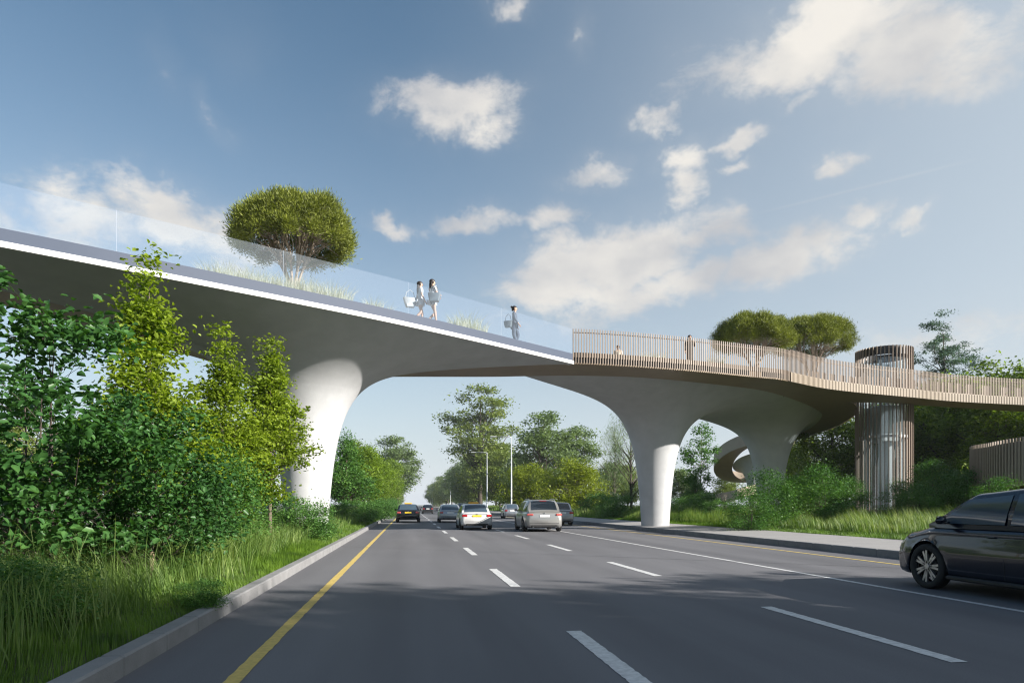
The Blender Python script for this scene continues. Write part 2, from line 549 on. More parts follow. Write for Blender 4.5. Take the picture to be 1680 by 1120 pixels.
xs = [-3000, -90, -29, -28.5, -14, -13.5, -9, -7, -5, -3.2, -2.52, -2.5, 13, 15.85, 15.9, 19, 26, 60, 3000]
ys = [-400, -60, -10, 0, 5, 10, 20, 40, 80, 200, 600, 3500]
V = [(x, y, ground_z(x)) for y in ys for x in xs]
n = len(xs)
F = [(j * n + i, j * n + i + 1, (j + 1) * n + i + 1, (j + 1) * n + i) for j in range(len(ys) - 1) for i in range(n - 1)]
tag(link('ground', mesh('ground', V, F), M['soil']), kind='structure')
YB, YF = -30, 1500
mb = MB(); mb.add([(XL - .02, YB, 0), (XR + .02, YB, 0), (XR + .02, YF, 0), (XL - .02, YF, 0)], [(0, 1, 2, 3)])
tag(mb.build('road', M['asphalt']), kind='structure')
mb = MB(); mb.add([(-28.3, YB, .0), (-14.2, YB, .0), (-14.2, YF, .0), (-28.3, YF, .0)], [(0, 1, 2, 3)])
tag(mb.build('opposite_road', M['asphalt']), kind='structure')


def kerb(name, x0, x1, z, top_dir):
    mb = MB()
    L = 1.0; y = -12.0
    while y < 260:
        l = L if y < 60 else 20.0
        mb.box(((x0 + x1) / 2, y + l / 2, z / 2 - .05), (abs(x1 - x0), l - .006, z + .1), bev=.018)
        y += l
    return tag(mb.build(name, M['kerb']), kind='structure')


kerb('kerb', XL - .2, XL, .17, -1)
kerb('kerb_right', XR, XR + .16, .2, 1)
mb = MB()
mb.add([(XR + .16, YB, .194), (15.9, YB, .262), (15.9, YF, .262), (XR + .16, YF, .194), (15.9, YB, .15), (15.9, YF, .15)], [(0, 1, 2, 3), (1, 4, 5, 2)])
tag(mb.build('pavement', M['pavement']), kind='structure')
rnd = random.Random(5)


def ragged(x0, x1, y0, y1, z, step=.12, amp=.006, slope=0.0):
    n = max(2, int((y1 - y0) / step))
    L = [(x0 + rnd.uniform(-amp, amp), y0 + (y1 - y0) * i / n, z) for i in range(n + 1)]
    R = [(x1 + rnd.uniform(-amp, amp), y0 + (y1 - y0) * i / n, z) for i in range(n + 1)]
    return L + R, [(i, n + 1 + i, n + 2 + i, i + 1) for i in range(n)]


def xs_at(slope):                       # lateral position of a line from its slope in the picture
    return slope * EYE * math.cos(YAW)


lm = MB(); 
lm.mi = 0
for c, w in ((xs_at(5.76), .12),):
    v, f = ragged(c - w / 2, c + w / 2, -10, 60, .005); lm.add(v, f)
    v, f = ragged(c - w / 2, c + w / 2, 60, 500, .005, 20); lm.add(v, f)
per = 7.45
y1a, y1b = 1568 / 134.0, 1568 / 104.0            # a dash seen in the photo
for c in (xs_at(1.30), xs_at(3.5)):
    for k in range(-3, 60):
        ln = 3.3 if c < 3 else 3.35
        a = (7.4 if c < 3 else 8.77) + k * per - ln
        v, f = ragged(c - .085, c + .085, a, a + ln, .005, .06 if k < 5 else 3, .007); lm.add(v, f)
tag(lm.build('white_lane_marking', M['white_paint']), kind='structure')
lm = MB()
for c, w in ((xs_at(-1.005), .13), (xs_at(8.2), .12)):
    v, f = ragged(c - w / 2, c + w / 2, -10, 60, .005); lm.add(v, f)
    v, f = ragged(c - w / 2, c + w / 2, 60, 500, .005, 20); lm.add(v, f)
tag(lm.build('yellow_edge_line', M['yellow_paint']), kind='structure')
# a skewed sealed joint across the carriageway
mb = MB()
a = W(*plan(540, 895, -EYE), 0); b = W(*plan(1480, 931.5, -EYE), 0)
d = (b - a).normalized(); nrm = Vector((-d.y, d.x, 0)) * .014
pts = [a.lerp(b, t / 40) for t in range(41)]
pts = [p + Vector((0, rnd.uniform(-.008, .008), 0)) for p in pts]
V = [(p - nrm) for p in pts] + [(p + nrm) for p in pts]
mb.add([(v.x, v.y, .009) for v in V], [(i, i + 1, 42 + i, 41 + i) for i in range(40)])
M['joint'] = mat('bitumen_joint', (0.03, 0.03, 0.033), .6)
tag(mb.build('road_joint', M['joint']), kind='structure')
# ------------------------------------------------------------------ footbridge
HS = 6.25                 # soffit level above the eye
HB = 6.70                 # top of the edge band (deck level)
HG = 7.80                 # top of glass and slats
near = [plan(x, y, HS) for x, y in ((0, 405), (170, 437), (340, 470), (480, 497), (620, 525), (760, 555.5), (900, 587.7), (940, 597))]
dx, dz = near[0][0] - near[1][0], near[0][1] - near[1][1]
l = math.hypot(dx, dz)
near = [(near[0][0] + dx / l * 11, near[0][1] + dz / l * 11)] + near
near = [tuple(p) for p in smooth_curve([Vector((p[0], p[1], 0)) for p in near], 4)]
near = [(p[0], p[1]) for p in near]
A_left = [(near[0][0] - 4.2, near[0][1] + 4.6)] + [(-16.8, 16.4)] + [plan(x, y, HS) for x, y in ((0, 465), (100, 494), (200, 527), (320, 572))] + [(-12.2, 29.2), (-10.6, 30.9), (-8.4, 31.3), plan(640, 602, HS)] + [plan(x, y, HS) for x, y in ((720, 602), (800, 601), (870, 599))]
A_right = [plan(x, y, HS) for x, y in ((940, 597), (1020, 600.5), (1100, 606), (1160, 611), (1230, 618), (1295, 625.5))]
ring_out = [(17.2, 38.6), (19.8, 40.9)] + [plan(x, y, HS) for x, y in ((1402, 663), (1405, 678), (1377, 697), (1346, 709), (1306, 721))]
B_left = [(A_left[0][0] - 1.5, A_left[0][1] + 1.6), (-18.6, 17.8)] + [plan(x, y, HS) for x, y in ((0, 500), (150, 540), (300, 580), (420, 612))] + [(-9.0, 33.7), plan(640, 618, HS), plan(800, 618, HS), plan(860, 617, HS)]
B_right = [plan(x, y, HS) for x, y in ((940, 616), (1050, 619), (1160, 629), (1253, 641), (1315, 660), (1346, 676), (1347, 685), (1335, 698), (1309, 714))]


def sm(pts, n=4):
    return [(p.x, p.y) for p in smooth_curve([Vector((p[0], p[1], 0)) for p in pts], n)]


A_all = sm(A_left + A_right + ring_out, 5)
B_all = sm(B_left + B_right, 5)
iA = min(range(len(A_all)), key=lambda i: math.dist(A_all[i], A_right[0]))
iR = min(range(len(A_all)), key=lambda i: math.dist(A_all[i], A_right[-1]))
iB = min(range(len(B_all)), key=lambda i: math.dist(B_all[i], B_left[-1]))
A_all[iA] = near[-1]
G = .05
far_tip = (B_all[-1][0] - .3, B_all[-1][1] + 2.0)
region1 = near + [(p[0], p[1]) for p in reversed(A_all[:iA])]
region2 = [(p[0], p[1]) for p in B_all[iB:]] + [far_tip] 
COLS = [((503 - 840) / FP * 26.7, 26.7), ((1075 - 840) / FP * 39.0, 39.0), ((1263 - 840) / FP * 46.5, 46.5)]
KA, KK = .40, 2.92


def raydist(c, ang, poly):
    dx, dy = math.cos(ang), math.sin(ang); best = 1e9
    n = len(poly)
    for i in range(n):
        x1, y1 = poly[i][0] - c[0], poly[i][1] - c[1]
        x2, y2 = poly[(i + 1) % n][0] - c[0], poly[(i + 1) % n][1] - c[1]
        ex, ey = x2 - x1, y2 - y1
        den = dx * ey - dy * ex
        if abs(den) < 1e-12: continue
        t = (x1 * ey - y1 * ex) / den; u = (x1 * dy - y1 * dx) / den
        if t > 1e-6 and -1e-9 <= u <= 1 + 1e-9 and t < best: best = t
    return best


class Star:
    def __init__(s, c, poly, n=360, kk=None):
        s.c = c; s.n = n; s.kk = kk or KK
        R = np.array([raydist(c, 2 * PI * i / n, poly) for i in range(n)])
        s.R = np.minimum(R, 60)
        s.Rs = s.R

    def radius(s, ang):
        f = (ang / (2 * PI) * s.n) % s.n; i = int(f); t = f - i
        return s.R[i] * (1 - t) + s.R[(i + 1) % s.n] * t

    def drop(s, p):
        dx, dy = p[0] - s.c[0], p[1] - s.c[1]; r = math.hypot(dx, dy)
        if r < .5: return 9
        R = s.radius(math.atan2(dy, dx) % (2 * PI))
        if r >= R: return 0.0
        f = 1 - (r / R) ** 4
        return s.kk / max(.05, r - KA) * (f if r > 1.0 else 1)


def flared(name, star, others, base, label):
    """one column with its flared soffit, meshed outwards from the shaft"""
    V = []; F = []; nth = star.n; nr = 46
    ext = []
    for i in range(nth):
        a = 2 * PI * i / nth
        R = star.R[i]
        for o in others:                     # stop at the bisector with the neighbour
            mx, my = (star.c[0] + o.c[0]) / 2, (star.c[1] + o.c[1]) / 2
            nx, ny = o.c[0] - star.c[0], o.c[1] - star.c[1]
            den = math.cos(a) * nx + math.sin(a) * ny
            if den > 1e-6:
                R = min(R, ((mx - star.c[0]) * nx + (my - star.c[1]) * ny) / den + .01)
        ext.append(R)
    depth = HS - base
    kk = star.kk
    for k in range(nr + 1):
        for i in range(nth):
            a = 2 * PI * i / nth
            R = ext[i]
            if k <= 20:                      # shaft and throat sampled by height
                d = depth * (1 - k / 20) + 1.9 * (k / 20)
                r = KA + kk / d
                r = min(r, R * .9)
            else:
                rs = min(KA + kk / 1.9, R * .9); t = (k - 20) / (nr - 20)
                r = rs + (R - rs) * t ** 1.25
            p = (star.c[0] + r * math.cos(a), star.c[1] + r * math.sin(a))
            ds = [star.drop(p)] + [o.drop(p) for o in others]
            d = sum(q ** 3 for q in ds) ** (1 / 3)
            if k == 0: d = depth
            V.append(W(p[0], p[1], HS - min(d, depth)))
    for k in range(nr):
        for i in range(nth):
            j = (i + 1) % nth
            F.append((k * nth + i, k * nth + j, (k + 1) * nth + j, (k + 1) * nth + i))
    me = mesh(name, V, F, True)
    return me


bridge = empty('footbridge', W(COLS[0][0], COLS[0][1], .45 - EYE), 'white curving footbridge on flared columns crossing the road, with a glass edge and slatted rails', 'bridge')
S1 = Star(COLS[0], region1, 480, 2.96)
S2 = Star(COLS[1], region2, 420, 2.85); S3 = Star(COLS[2], region2, 420, 2.45)
for st, ot, bs, lb in ((S1, [], .1, None), (S2, [S3], .1, None), (S3, [S2], .2, None)):
    link('flared_column', flared('flared_column', st, ot, bs - EYE, lb), M['concrete'], bridge)


def strip_mesh(P, Q, H0, H1):
    """band between two plan curves of equal length, closed box section"""
    rs = []
    for p, q in zip(P, Q):
        rs.append([W(p[0], p[1], H0), W(q[0], q[1], H0), W(q[0], q[1], H1), W(p[0], p[1], H1)])
    return rs


def even(curve, n):
    P = [Vector((p[0], p[1], 0)) for p in curve]
    L = [0]
    for a, b in zip(P[:-1], P[1:]): L.append(L[-1] + (b - a).length)
    out = []; j = 0
    for k in range(n + 1):
        d = L[-1] * k / n
        while j < len(P) - 2 and L[j + 1] < d: j += 1
        t = (d - L[j]) / max(1e-9, L[j + 1] - L[j])
        q = P[j].lerp(P[j + 1], min(1, max(0, t))); out.append((q.x, q.y))
    return out


def offset(curve, d):
    out = []
    for i, p in enumerate(curve):
        a = curve[max(0, i - 1)]; b = curve[min(len(curve) - 1, i + 1)]
        tx, ty = b[0] - a[0], b[1] - a[1]; l = math.hypot(tx, ty) or 1
        out.append((p[0] + ty / l * d, p[1] - tx / l * d))
    return out


# bronze ring strip, level with the white soffit and parted from it by a dark joint
nA = 90
PA = even(A_all, nA); PB = []
jB = B_all + []
for p in PA:                                     # nearest point of the inner curve, kept monotone
    PB.append(None)
PBe = even(B_all, nA)
inner = []
# match left part and right part separately so that the band stays square
kA = min(range(nA + 1), key=lambda i: math.dist(PA[i], near[-1])); 
PA = even(A_all[:iA + 1], 40) + even(A_all[iA:], 60)[1:]
PBl = even(B_all[:iB + 5], 40); PBr = even(B_all[iB + 4:], 60)[1:]
PB = PBl + PBr
mb = MB(); mb.rings(strip_mesh(offset(PA, -.0), offset(PB, 0), HS, HS + .3))
mb.build('bronze_soffit', M['bronze'], bridge, smooth='auto')
# deck slab
outline = near + A_all[iA + 1:] + [far_tip] + list(reversed(sm([B_all[iB], far_tip], 2)))[1:-1] + list(reversed(B_all[:iB + 1]))
mb = MB(); 
pts = [W(p[0], p[1], 0) for p in outline]
mb.prism([(p.x, p.y) for p in pts], EYE + HS + .06, EYE + HB - .1)
mb.build('deck', [M['groove']], bridge, tri=True)
mb = MB(); mb.prism([(p.x, p.y) for p in pts], EYE + HB - .098, EYE + HB - .05)
mb.build('paving', M['deck'], bridge, tri=True)
# straight glass-edged side: white nosing, blue backed band, glass panels
no = offset(near, .05)
mb = MB(); mb.rings(strip_mesh(offset(near, -.25), offset(near, .06), HS - .012, HS + .135))
mb.build('edge_nosing', M['white'], bridge)
mb = MB(); mb.rings(strip_mesh(offset(near, .0), offset(near, .035), HS + .136, HB))
mb.build('edge_band', M['blueband'], bridge)
M['joint_clear'] = mat('pale_silicone_joint', (.45, .50, .58), .5)
seg = resample([Vector((p[0], p[1], 0)) for p in reversed(offset(near, .02))], 4.5)
for a, b in zip(seg[:-1], seg[1:]):
    d = (b - a).normalized(); a2, b2 = a + d * .0025, b - d * .0025
    nx, ny = d.y * .003, -d.x * .003
    mb = MB()
    q = [(a2.x - nx, a2.y - ny), (b2.x - nx, b2.y - ny), (b2.x + nx, b2.y + ny), (a2.x + nx, a2.y + ny)]
    w = [W(x, y, 0) for x, y in q]
    mb.prism([(p.x, p.y) for p in w], EYE + HB + .002, EYE + HG)
    mb.build('glass_panel', M['glass'], bridge)
    wa = W(a.x, a.y, 0); mb = MB(); mb.box((wa.x, wa.y, EYE + (HB + HG) / 2), (.007, .007, HG - HB - .01)); mb.build('panel_joint', M['joint_clear'], bridge)


def slats(name, curve, h0, h1, step=.125, w=.038, dep=.035, parent=None, m='slat', every=None):
    P = resample([Vector((p[0], p[1], 0)) for p in curve], step)
    mb = MB()
    for i, p in enumerate(P):
        a = P[max(0, i - 1)]; b = P[min(len(P) - 1, i + 1)]
        t = (b - a); ang = math.atan2(t.y, t.x)
        c = W(p.x, p.y, 0)
        # the plan frame is turned by YAW against the world
        mb.box((c.x, c.y, EYE + (h0 + h1) / 2), (w, dep, h1 - h0), rz=ang - YAW)
    return mb.build(name, M[m], parent)


A_seg = A_all[iA:iR + 1]
slats('slat_railing', offset(A_seg, .05), HS + .004, HG, parent=bridge)
mb = MB(); mb.rings(strip_mesh(offset(A_seg, -.08), offset(A_seg, .03), HS + .301, HB + .06)); mb.build('fascia', M['tan'], bridge)
mb = MB(); mb.rings(strip_mesh(offset(A_seg, -.05), offset(A_seg, .0), HG - .16, HG - .13)); mb.build('rail', M['slat'], bridge)
slats('slat_railing', offset(A_all[iR + 13:], .05), HS + .004, HG, step=.16, parent=bridge)
mb = MB(); mb.rings(strip_mesh(offset(A_all[iR + 13:], -.08), offset(A_all[iR + 13:], 0), HS + .301, HB + .06)); mb.build('fascia', M['tan'], bridge)
# ramp leaving to the right
rn = [plan(x, y, HS) for x, y in ((1295, 625.5), (1346, 636), (1400, 642.8), (1445, 647), (1501, 652), (1563, 658), (1680, 664))]
rn = rn + [(rn[-1][0] + 7, rn[-1][1] + 1.4), (rn[-1][0] + 18, rn[-1][1] + 1.6)]
rf = [(16.5, 39.2), (20.5, 41.4), plan(1445, 660, HS), plan(1500, 664, HS), plan(1580, 669, HS), plan(1680, 675, HS)]
rf = rf + [(rf[-1][0] + 7, rf[-1][1] + 1.2), (rf[-1][0] + 17, rf[-1][1] + 1.4)]
RN, RF = even(sm(rn, 6), 60), even(sm(rf, 6), 60)
mb = MB(); mb.rings(strip_mesh(RN, RF, HS - .006, HB - .12)); mb.build('ramp_soffit', M['bronze'], bridge, smooth='auto')
mb = MB(); mb.rings(strip_mesh(RN, RF, HB - .118, HB - .06)); mb.build('paving', M['deck'], bridge)
mb = MB(); mb.rings(strip_mesh(offset(RN, .03), offset(RN, .09), HS - .02, HS + .46)); mb.build('light_fascia', M['tan_light'], bridge)
slats('fascia_rib', offset(RN, .10), HS - .018, HS + .455, step=.125, w=.05, dep=.03, parent=bridge, m='tan_light')
slats('slat_railing', offset(RN, .06), HS + .462, HG + .05, parent=bridge)
mb = MB(); mb.rings(strip_mesh(offset(RN, -.05), offset(RN, .0), HG - .16, HG - .13)); mb.build('rail', M['slat'], bridge)
slats('slat_railing', offset(RF, .0), HB, HG, step=.16, parent=bridge)
mb = MB(); mb.rings(strip_mesh(offset(RF, .08), offset(RF, .14), HB - .05, HB + .45)); mb.build('fascia', M['tan'], bridge)
# low planter kerb seen through the slats of the round deck
mb = MB(); pl = offset(A_all[iA + 6:iR], -1.9); mb.rings(strip_mesh(pl, offset(pl, -.25), HB - .04, HB + .5)); mb.build('planter_wall', M['tan'], bridge)

# ------------------------------------------------------------------ lift tower
tc_, tr_ = (23.75, 43.6), 1.62
gz = .7
tower = empty('lift_tower', W(tc_[0], tc_[1], gz - EYE), 'round lift tower of tall tan fins around a glass shaft, rising through the ramp', 'lift tower')
tb = W(tc_[0], tc_[1], 0)
mb = MB(); nf = 46; rr = random.Random(3)
for i in range(nf):
    a = 2 * PI * i / nf
    mb.box((tb.x + tr_ * math.cos(a), tb.y + tr_ * math.sin(a), (gz - .2 + EYE + 9.85) / 2), (.085, .042, EYE + 9.85 - gz + .2), rz=a)
mb.build('fin', M['slat'], tower)


def tubewall(cx, cy, r, z0, z1, th=.06, n=48):
    m_ = MB()
    rs = []
    for z, q in ((z0, r), (z1, r), (z1, r - th), (z0, r - th), (z0, r)):
        rs.append([(cx + q * math.cos(2 * PI * k / n), cy + q * math.sin(2 * PI * k / n), z) for k in range(n)])
    m_.rings(rs, cap=False)
    return m_


M['cab'] = mat('pale_metal_panel', (0.55, 0.56, 0.57), .3, metal=.5)
M['darkmetal'] = mat('dark_metal', (0.05, 0.05, 0.052), .45, metal=.6)
tubewall(tb.x, tb.y, tr_ - .12, EYE + 9.35, EYE + 9.86, .08).build('crown_ring', M['darkmetal'], tower, smooth='auto')
tubewall(tb.x, tb.y, tr_ - .35, gz, EYE + 9.2, .02).build('glass_shaft', M['cabin_glass'], tower, smooth='auto')
tubewall(tb.x, tb.y, tr_ - .12, EYE + 4.2, EYE + 4.35, .08).build('floor_ring', M['metal'], tower, smooth='auto')
tubewall(tb.x, tb.y, tr_ - .1, gz, gz + .4, .1).build('base_ring', M['tan'], tower, smooth='auto')
tubewall(tb.x, tb.y, tr_ + .09, gz + 1.15, gz + 1.19, .03).build('ring_rail', M['metal'], tower, smooth='auto')
mb = MB()
for sx, sy in ((-.8, -.5), (.8, -.5), (-.8, .5), (.8, .5)):
    mb.box((tb.x + sx * .9, tb.y + sy * 1.3, (gz + EYE + 9.1) / 2), (.12, .12, EYE + 9.1 - gz))
mb.build('guide_post', M['cab'], tower)
mb = MB(); mb.box((tb.x, tb.y, EYE + 5.15), (1.25, 1.25, 2.3), bev=.04); mb.build('lift_cabin', M['cab'], tower)
mb = MB(); mb.box((tb.x + .1, tb.y, (gz + EYE + 4) / 2), (.35, .9, EYE + 4 - gz), bev=.02); mb.build('shaft_wall', M['cab'], tower)

# ------------------------------------------------------------------ low curved ramp end at the right
rw = even(sm([(26.5, 35.0), (23.2, 33.6), (21.4, 31.8), (20.95, 30.2), (21.15, 29.1), (22.0, 28.3), (24.0, 27.8), (28.0, 27.8), (33.0, 29.0)], 6), 90)
rwh = [.85 + 1.3 * max(0, (i - 34) / 56) for i in range(91)]
coil = empty('ramp_coil', W(22.5, 30, .6 - EYE), 'curved slatted ramp end rising behind the dark car at the right edge', 'ramp')


def wall_section(o0, o1, d0, d1):
    p, q = offset(rw, o0), offset(rw, o1)
    m_ = MB()
    m_.rings([[W(a[0], a[1], h + d0), W(b_[0], b_[1], h + d0), W(b_[0], b_[1], h + d1), W(a[0], a[1], h + d1)] for a, b_, h in zip(p, q, rwh)])
    return m_


mb = MB(); sl = offset(rw, .04); dist = 0
for i in range(90):
    a, b_ = sl[i], sl[i + 1]; n_ = max(1, round(math.dist(a, b_) / .135))
    for k in range(n_):
        t = k / n_; c = W(a[0] + (b_[0] - a[0]) * t, a[1] + (b_[1] - a[1]) * t, 0); h = rwh[i] + (rwh[i + 1] - rwh[i]) * t
        mb.box((c.x, c.y, EYE + h + .93), (.06, .07, 1.86), rz=math.atan2(b_[1] - a[1], b_[0] - a[0]) - YAW)
mb.build('slat_wall', M['slat'], coil)
wall_section(-.06, 0, .04, 1.72).build('backing_panel', M['tan'], coil)
wall_section(-2.6, -.02, -.16, .06).build('ramp_slab', M['bronze'], coil)
for i in (20, 45, 65, 82):
    p = offset(rw, -1.3)[i]; q = W(p[0], p[1], 0)
    mb = MB(); mb.tube([(q.x, q.y, .2), (q.x, q.y, EYE + rwh[i] - .1)], [.28, .34], 20); mb.build('ramp_post', M['concrete'], coil, smooth=True)

# ------------------------------------------------------------------ distant loop of the ramp
lc = ((1237 - 840) / FP * 90, 90)
loop = empty('ramp_loop', W(lc[0], lc[1], .6 - EYE), 'distant round loop of the bronze ramp seen behind the third column', 'ramp')


def loop_pt(r, a):                       # a = 0 towards the camera
    return (lc[0] + r * math.sin(a), lc[1] - r * math.cos(a))


def ring_sec(r0, r1, h0, h1, n=72):
    rs = []
    for i in range(n + 1):
        a = 2 * PI * i / n
        H = 5.6 + 2.3 * math.cos(a)
        p, q = loop_pt(r0, a), loop_pt(r1, a)
        rs.append([W(p[0], p[1], H + h0), W(q[0], q[1], H + h0), W(q[0], q[1], H + h1), W(p[0], p[1], H + h1)])
    m_ = MB(); m_.rings(rs, cap=False); return m_


ring_sec(5.1, 5.0, -.2, 1.35).build('slat_wall', M['tan_light'], loop, smooth='auto')
ring_sec(5.0, 2.75, -.2, .1).build('ramp_slab', M['bronze'], loop, smooth='auto')
me_v = []; me_f = []; nn = 48
for k in range(24):
    t = k / 23
    for i in range(nn):
        a = 2 * PI * i / nn; H = 5.6 + 1.2 * math.cos(a) - .1
        r = .5 + 2.2 * t ** 1.5
        hh = -1 + (H + 1) * (1 - (1 - t) ** 2.6)
        p = loop_pt(r, a); me_v.append(W(p[0], p[1], hh))
for k in range(23):
    for i in range(nn):
        j = (i + 1) % nn; me_f.append((k * nn + i, k * nn + j, (k + 1) * nn + j, (k + 1) * nn + i))
link('flared_column', mesh('loop_column', me_v, me_f, True), M['concrete'], loop)
lr = empty('low_ramp', W(24, 78, .6 - EYE), 'low bronze ramp wall rising through the shrubs below the distant loop', 'ramp')
lo = even(sm([((1150 - 840) / FP * 70, 70), ((1200 - 840) / FP * 76, 76), ((1235 - 840) / FP * 84, 84), ((1300 - 840) / FP * 92, 92), ((1345 - 840) / FP * 95, 95)], 6), 40)
rs = []; rs2 = []
for i, p in enumerate(lo):
    h = -.35 + 3.3 * (i / 40)
    q = offset(lo, -2.2)[i]; o = offset(lo, -.1)[i]
    rs.append([W(p[0], p[1], h), W(o[0], o[1], h), W(o[0], o[1], h + 1.15), W(p[0], p[1], h + 1.15)])
    rs2.append([W(o[0], o[1], h), W(q[0], q[1], h), W(q[0], q[1], h + .3), W(o[0], o[1], h + .3)])
m_ = MB(); m_.rings(rs); m_.build('slat_wall', M['tan_light'], lr)
m_ = MB(); m_.rings(rs2); m_.build('ramp_slab', M['bronze'], lr)
# ------------------------------------------------------------------ plants
def frames(rng, n, up=0.5):
    """random leaf frames: normal biased upwards"""
    nrm = rng.normal(size=(n, 3)); nrm[:, 2] = np.abs(nrm[:, 2]) + up * 2
    nrm /= np.linalg.norm(nrm, axis=1)[:, None]
    t = rng.normal(size=(n, 3)); t -= (t * nrm).sum(1)[:, None] * nrm
    t /= np.linalg.norm(t, axis=1)[:, None]
    return nrm, t, np.cross(nrm, t)


def leaves(rng, P, size, kind='leaf', up=0.4, droop=0.0):
    n = len(P)
    nr, t, b = frames(rng, n, up)
    if droop:
        t[:, 2] -= droop; t /= np.linalg.norm(t, axis=1)[:, None]; b = np.cross(nr, t)
    s = (size * rng.uniform(.6, 1.25, n))[:, None]
    if kind == 'leaf':                       # folded six-point leaf as two quads
        w = 0.33; f = .12
        V = np.stack([P, P + t * s * .35 + b * s * w + nr * s * f, P + t * s * .8 + b * s * w * .62 + nr * s * f * .6, P + t * s - nr * s * .12,
                      P + t * s * .8 - b * s * w * .62 + nr * s * f * .6, P + t * s * .35 - b * s * w + nr * s * f], 1).reshape(-1, 3)
        i = np.arange(n)[:, None] * 6
        F = np.concatenate([i + np.array([0, 1, 2, 3]), i + np.array([0, 3, 4, 5])])
        return V, F
    w = .30 if kind == 'kite' else .06
    if kind == 'tuft':
        V = np.stack([P, P + t * s * .6 + b * s * .16, P + t * s + nr * s * .1, P + t * s * .6 - b * s * .16], 1).reshape(-1, 3)
    else:
        V = np.stack([P, P + t * s * .5 + b * s * w, P + t * s, P + t * s * .5 - b * s * w], 1).reshape(-1, 3)
    F = np.arange(n)[:, None] * 4 + np.array([0, 1, 2, 3])
    return V, F


def profile_r(prof, t):
    for (a, ra), (b, rb) in zip(prof[:-1], prof[1:]):
        if a <= t <= b: return ra + (rb - ra) * (t - a) / max(1e-6, b - a)
    return prof[-1][1]


def plant_mesh(seed, H, R, base, prof, nclump, nleaf, size, clump, kind='leaf', surf=0.55, trunk_r=None, lean=0.0, flat=.6, up=.4, limb_up=.35, droop=0.0, stems=1, wig=.1):
    """H height, R crown radius, base = crown bottom height, prof = [(t 0..1, relative radius)]"""
    rng = np.random.default_rng(seed); rn = random.Random(seed)
    C = []
    k = 0
    while len(C) < nclump and k < nclump * 40:
        k += 1
        t = rn.random(); pr = profile_r(prof, t)
        if rn.random() > pr ** 1.2 + .05: continue
        a = rn.uniform(0, 2 * PI)
        q = (surf + (1 - surf) * rn.random()) if rn.random() < .8 else rn.random() * surf
        lob = 1 + .16 * math.sin(a * 3 + seed) + .10 * math.sin(a * 5 + t * 9 + seed * 2)
        r = R * pr * q * lob
        C.append((r * math.cos(a) + lean * t * H, r * math.sin(a), base + (H - base) * t))
    C = np.array(C)
    cr = clump * rng.uniform(.55, 1.3, len(C))
    w = cr ** 2; w /= w.sum()
    idx = rng.choice(len(C), size=nleaf, p=w)
    g = rng.normal(size=(nleaf, 3)) * .5
    g[:, 2] *= flat
    if droop:
        g[:, 2] -= np.abs(rng.normal(size=nleaf)) * droop
    P = C[idx] + g * cr[idx][:, None]
    P[:, 2] = np.maximum(P[:, 2], .03)
    V, F = leaves(rng, P, size, kind, up, droop * .6)
    crown = npmesh('crown', V, F)
    # trunk and limbs
    mb = MB(); tr = trunk_r or H * .018
    roots = []
    for s_ in range(stems):
        ox, oy = (0, 0) if stems == 1 else (rn.uniform(-.18, .18) * R, rn.uniform(-.18, .18) * R)
        n = 9; pts = []; rad = []
        top = base + (H - base) * .86
        px = py = 0
        for i in range(n + 1):
            t = i / n
            px += rn.uniform(-wig, wig) * R * .12; py += rn.uniform(-wig, wig) * R * .12
            pts.append(Vector((ox + px + lean * H * max(0, (t * top - base) / max(.1, H - base)), oy + py, -.15 + (top + .15) * t)))
            rad.append(tr / math.sqrt(stems) * (1.25 if i == 0 else 1) * (1 - .86 * t))
        mb.tube(pts, rad, 8 if H > 2 else 5); roots.append((pts, rad))
    for j, c in enumerate(C):
        if len(C) > 90 and j % 2: continue
        pts, rad = roots[j % len(roots)]
        c = Vector(c)
        hz = math.hypot(c.x, c.y)
        z0 = max(base * .75, c.z - hz * (limb_up + .45) - .1 * H * rn.random())
        t = min(.97, max(.05, (z0 + .15) / (pts[-1].z + .15))); i = min(len(pts) - 2, int(t * (len(pts) - 1))); f = t * (len(pts) - 1) - i
        p0 = pts[i].lerp(pts[i + 1], f); r0 = (rad[i] * (1 - f) + rad[i + 1] * f) * .5
        mid = p0.lerp(c, .5) + Vector((rn.uniform(-.08, .08) * R, rn.uniform(-.08, .08) * R, -.06 * hz * 1 + .04 * R))
        q1 = p0.lerp(mid, .5) + Vector((0, 0, .03 * R)); q2 = mid.lerp(c, .55) + Vector((0, 0, .04 * R))
        mb.tube([p0, q1, mid, q2, c], [r0, r0 * .85, r0 * .65, r0 * .42, r0 * .15], 5, cap=False)
    me = mesh('trunk', mb.v, mb.f, True)
    return me, crown


PROTO = {}


def proto(key, leafm, barkm, *a, **k):
    tm, cm = plant_mesh(*a, **k)
    tm.materials.append(M[barkm]); cm.materials.append(M[leafm])
    PROTO[key] = (tm, cm)


def plant(key, name, loc, label, cat='tree', group=None, s=1.0, rz=0.0, part='trunk', sz=None):
    tm, cm = PROTO[key]
    e = empty(name, loc, label, cat, group, rz)
    e.scale = (s, s, sz or s)
    for nm, me in ((part, tm), ('crown' if part == 'trunk' else 'foliage', cm)):
        o = bpy.data.objects.new(nm, me); COL.objects.link(o); o.parent = e
    return e


